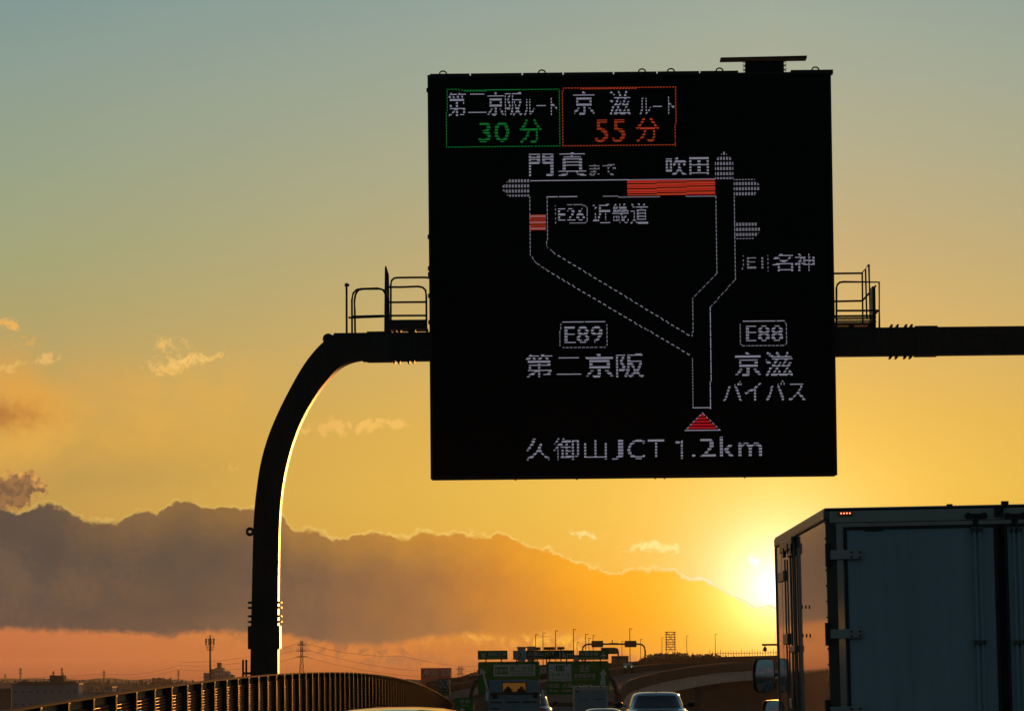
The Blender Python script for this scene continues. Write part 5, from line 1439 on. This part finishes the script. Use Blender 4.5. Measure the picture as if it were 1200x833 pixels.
# ================================================================ SECOND GANTRY, FAR SIGNS
G3 = 800.0
g3 = thing('distant_gantry', 'distant thin gantry with rounded corners above the street lamps', 'gantry', tuple(at(682, 790, G3)))
MB().tube(cpath([(682.5, 800), (682.5, 762), (683.4, 757.5), (686.5, 755), (691, 754.4), (748, 754.2), (752.5, 755), (755.2, 757.6), (756, 762), (756.2, 800)], G3), .17, 8).build('frame', 'gantry_far', g3, world=True, smooth=True)
MB().box(at(713.8, 754, G3).x, at(724.4, 754, G3).x, G3 - .3, G3 - .1, at(719, 755).z if False else at(719, 755, G3).z, at(719, 752.9, G3).z).bar(tuple(at(717.6, 753, G3 - .2)), tuple(at(717.6, 749.4, G3 - .2)), .09, 6).build('signal_unit', 'gantry_far', g3, world=True)
for (xa, xb, ya, yb_, lab) in ((693.2, 706.8, 750.4, 758.0, 'left of two distant brown sign boards on the thin gantry'), (732, 745.9, 750.4, 757.9, 'right of two distant brown sign boards on the thin gantry')):
    board_panel('distant_sign', lab, xa, xb, ya, yb_, G3 - .5, 'barrier', [('rect', 'face_field', 'lampm', xa + .8, ya + .8, xb - .8, yb_ - .8)], corner=.1, group='distant sign boards on the thin gantry')
G4 = 700.0
o = board_panel('distant_sign', 'distant olive sign with a sloping corner on its own cantilever post', 704.2, 724.6, 759.3, 766.0, G4, 'green2', [], corner=.35)
MB().tube(cpath([(724.6, 800), (724.6, 763), (723.6, 760), (720, 759.2), (704, 759.4)], G4 + .3), .14, 7).build('post', 'gantry_far', o, world=True)
for (xa, xb, ya, yb_) in ((625.5, 633.5, 757.9, 761.4), (637.3, 650.5, 757.7, 761.2), (652.8, 661.5, 757.6, 760.8)):
    o = board_panel('lane_board', 'thin dark board edge showing above the junction sign, %s' % {625.5: 'the leftmost', 637.3: 'the widest', 652.8: 'the rightmost'}[xa], xa, xb, ya, yb_, 560, 'barrier', [], corner=.05, group='board tops above the junction sign')
    MB().box(at((xa + xb) / 2, yb_, 560).x - .08, at((xa + xb) / 2, yb_, 560).x + .08, 560.2, 560.3, zr(560) if False else GZ, at((xa + xb) / 2, yb_, 560).z + .1).build('post', 'lampm', o, world=True)
# gantry arm poking out beside the truck
ga = thing('camera_gantry', 'yellow lit gantry arm with a camera poking out left of the truck', 'gantry', tuple(at(905, 790, 520)))
MB().box(at(893, 755, 520).x, at(960, 755, 520).x, 520, 520.4, at(900, 756.2, 520).z, at(900, 753.9, 520).z).build('arm', 'gantry_far', ga, world=True)
MB().box(at(930, 755, 520).x, at(934, 755, 520).x, 520, 520.4, GZ, at(932, 756.2, 520).z).build('post', 'gantry_far', ga, world=True)
b = stack([(0, 0, .12, .14, 3), (.12, 0, .2, .24, 3), (.42, 0, .2, .24, 3), (.60, 0, .1, .14, 3)], N=16); q = at(896.5, 763, 520)
for v in b.v: v += Vector((q.x, 519.9, q.z))
b.bar((q.x, 519.9, q.z + .55), (q.x, 520.1, at(896, 755, 520).z), .07, 6); b.build('camera_dome', 'blackp', ga, world=True)

# ================================================================ STREET LAMPS
lamps = [(627.6, 743), (636.2, 741), (651, 738.5), (672, 737), (676.2, 752), (686.2, 742.7), (690, 747.2), (695, 744), (738, 736.2), (728.7, 751), (750.6, 748.7), (775.7, 746.7), (804.7, 744.5), (838, 742.6)]
where = ['leftmost of the row, over the junction sign', 'second from the left, over the junction sign', 'third from the left, over the letters JCT', 'tall one over the left end of the 大阪空港 sign', 'short one beside the tall lamp', 'left of the distant gantry corner', 'short one over the distant gantry corner', 'behind the left distant sign board', 'tallest, rising behind the right distant sign board', 'short one between the distant sign boards', 'thin one left of the distant gantry leg', 'first one right of the distant gantry', 'between the red tower and the picket fence', 'one standing at the start of the picket fence']
def lamp_len(py): return 10.0
lm = None
for (px, py), wh in zip(lamps, where):
    ydeck = 780.5 - (px - 640) * .035
    D = 10.0 * F_PX / (ydeck + 1 - py)
    D = min(D, 1500)
    p = at(px, py, D)
    if lm is None:
        lm = thing('street_lamp', '', 'street lamp', (0, 0, 0), 'street lamps along the viaduct')
        MB().tube([(0, 0, 0), (0, 0, 9.6), (.05, 0, 9.85)], .13, 7, .07).build('pole', 'lampm', lm); MB().box(-.15, .75, -.15, .15, 9.86, 10.03).build('lamp_head', 'lampm', lm, bevel=.03)
        o = lm
    else:
        o = copy_thing(lm, (0, 0, 0))
    o.location = (p.x, D, p.z - 10.0); o['label'] = 'thin far street lamp, ' + wh

# ================================================================ TOWERS AND WIRES
def lattice(name, label, px, ytop, D, wbase, wtop, arms, mt='lattice', cat='pylon', plats=0, group=None, thin=1.0):
    p = at(px, ytop, D); H = p.z - GZ; r = (.075 if mt == 'lattice' else .06) * D / 1000 * thin + .03
    o = thing(name, label, cat, (p.x, D, GZ), group)
    f = lambda z: wbase + (wtop - wbase) * min(1, z / (H * .72))
    n = 9 if not plats else 5
    for sx__ in (-1, 1):
        for sy__ in (-1, 1):
            MB().tube([(sx__ * f(z) / 2, sy__ * f(z) / 2, z) for z in [H * i / n for i in range(n + 1)]], r, 4).build('leg', mt, o)
    b = MB()
    for i in range(n):
        za, zb2 = H * i / n, H * (i + 1) / n
        for s_ in (-1, 1):
            b.bar((-f(za) / 2, s_ * f(za) / 2, za), (f(zb2) / 2, s_ * f(zb2) / 2, zb2), r * .6, 4); b.bar((f(za) / 2, s_ * f(za) / 2, za), (-f(zb2) / 2, s_ * f(zb2) / 2, zb2), r * .7, 4)
            b.bar((s_ * f(za) / 2, -f(za) / 2, za), (s_ * f(zb2) / 2, f(zb2) / 2, zb2), r * .7, 4)
        b.bar((-f(za) / 2, -f(za) / 2, za), (f(za) / 2, -f(za) / 2, za), r * .7, 4)
    tag(b.build('bracing', mt, o), kind='stuff')
    for (fz, wd) in arms:
        z = H * fz; MB().tube([(-wd / 2, 0, z), (0, 0, z + .8), (wd / 2, 0, z)], r * .8, 4).bar((-wd / 2, 0, z), (wd / 2, 0, z), r * .8, 4).build('crossarm', mt, o)
    for k in range(plats):
        z = H * (.70 + .30 * k / max(1, plats - 1)); w = f(z) * 1.25 + .6
        MB().box(-w / 2, w / 2, -w / 2, w / 2, z - .8, z).build('platform', mt, o)
    return o, p


py1, P1 = lattice('power_pylon', 'tall lattice power pylon right of the gantry column', 353.5, 750, 3000, 7, 1.6, [(.72, 9), (.82, 8), (.92, 7)])
py_others = [(24, 782, 3400, 'thin distant pylon over the long warehouse roof'), (62.5, 786, 4200, 'tiny distant pylon left of the plant room'), (72.5, 781.5, 3600, 'distant pylon just right of the plant room'), (121.8, 785, 3800, 'distant pylon between the warehouse and the cell tower'),
             (209, 784.5, 3600, 'distant pylon just left of the cell tower'), (6, 789, 4600, 'tiny pylon at the end of the hills on the far side of the warehouse'), (407, 786.5, 4200, 'tiny pylon over the middle of the noise fence')]
for px, py, D, lab in py_others: lattice('power_pylon', lab, px, py, D, 3.2, 1.0, [(.82, 4.2), (.92, 3.8)], thin=.45)
lattice('power_pylon', 'reddish pylon standing right of the crimson store', 539.3, 780.5, 2600, 6, 2.2, [(.78, 6.5), (.92, 6.5)], mt='redwhite')
lattice('radio_tower', 'reddish lattice tower with stacked platforms behind the viaduct', 785.6, 739.8, 4200, 12.6, 8.8, [], mt='redwhite', cat='tower', plats=8)

def wires(label, pts):
    o = thing('power_line', label, 'power line', pts[0], 'power lines across the left sky')
    P = []
    for a, c in zip(pts[:-1], pts[1:]):
        a, c = Vector(a), Vector(c); sag = (c - a).length * .012
        for i in range(12): t = i / 12; P.append(a.lerp(c, t) - Vector((0, 0, 4 * sag * t * (1 - t))))
    P.append(Vector(pts[-1]))
    MB().tube([p - Vector(pts[0]) for p in P], .11, 4).build('wire', 'lattice', o)
def wp(px, py, D): return tuple(at(px, py, D))
wires('upper thin power line rising from the far left to the tall pylon', [wp(-60, 795, 3700), wp(121.8, 789, 3700), wp(209, 779, 3400), wp(353.5, 759, 3000), wp(560, 785, 3600)])
wires('lower thin power line running to the tall pylon', [wp(-60, 797, 3700), wp(121.8, 792, 3700), wp(209, 784, 3400), wp(353.5, 768, 3000), wp(560, 790, 3600)])
wires('thin power line from the top of the tall pylon to the right', [wp(209, 775, 3400), wp(353.5, 752, 3000), wp(470, 768, 3300), wp(600, 778, 3700)])

# cell tower
CT = 1300.0
p = at(246.2, 745, CT); o = thing('cell_tower', 'slim cell tower with a cage of antennas left of the gantry column', 'tower', (p.x, CT, GZ)); H = p.z - GZ
pz = lambda py: at(246, py, CT).z - GZ
MB().tube([(0, 0, 0), (0, 0, H)], .52, 10, .22).build('pole', 'lattice', o, smooth=True)
for zc, w in ((pz(748.5), 1.55), (pz(757.5), 1.25), (pz(761), .9)):
    MB().tube([(w * math.cos(a), w * math.sin(a), zc) for a in [i * math.pi / 8 for i in range(16)]], .07, 5, close=True).bar((-w, 0, zc), (w, 0, zc), .06, 5).bar((0, -w, zc), (0, w, zc), .06, 5).build('platform_ring', 'lattice', o)
for k in range(6):
    a = k * math.pi / 3 + .3; x, y = 1.45 * math.cos(a), 1.45 * math.sin(a)
    MB().cbox((x, y, pz(751.5)), .34, .3, 2.1).build('antenna_panel', 'lampm', o)
    MB().tube([(x, y, pz(754)), (x * .9, y * .9, pz(759)), (x * .55, y * .55, pz(762))], .06, 5).build('strut', 'lattice', o)
MB().tube([(.9 * math.cos(a), 0, pz(747) + .9 * math.sin(a)) for a in [i * math.pi / 8 for i in range(9)]], .06, 5).build('top_hoop', 'lattice', o)
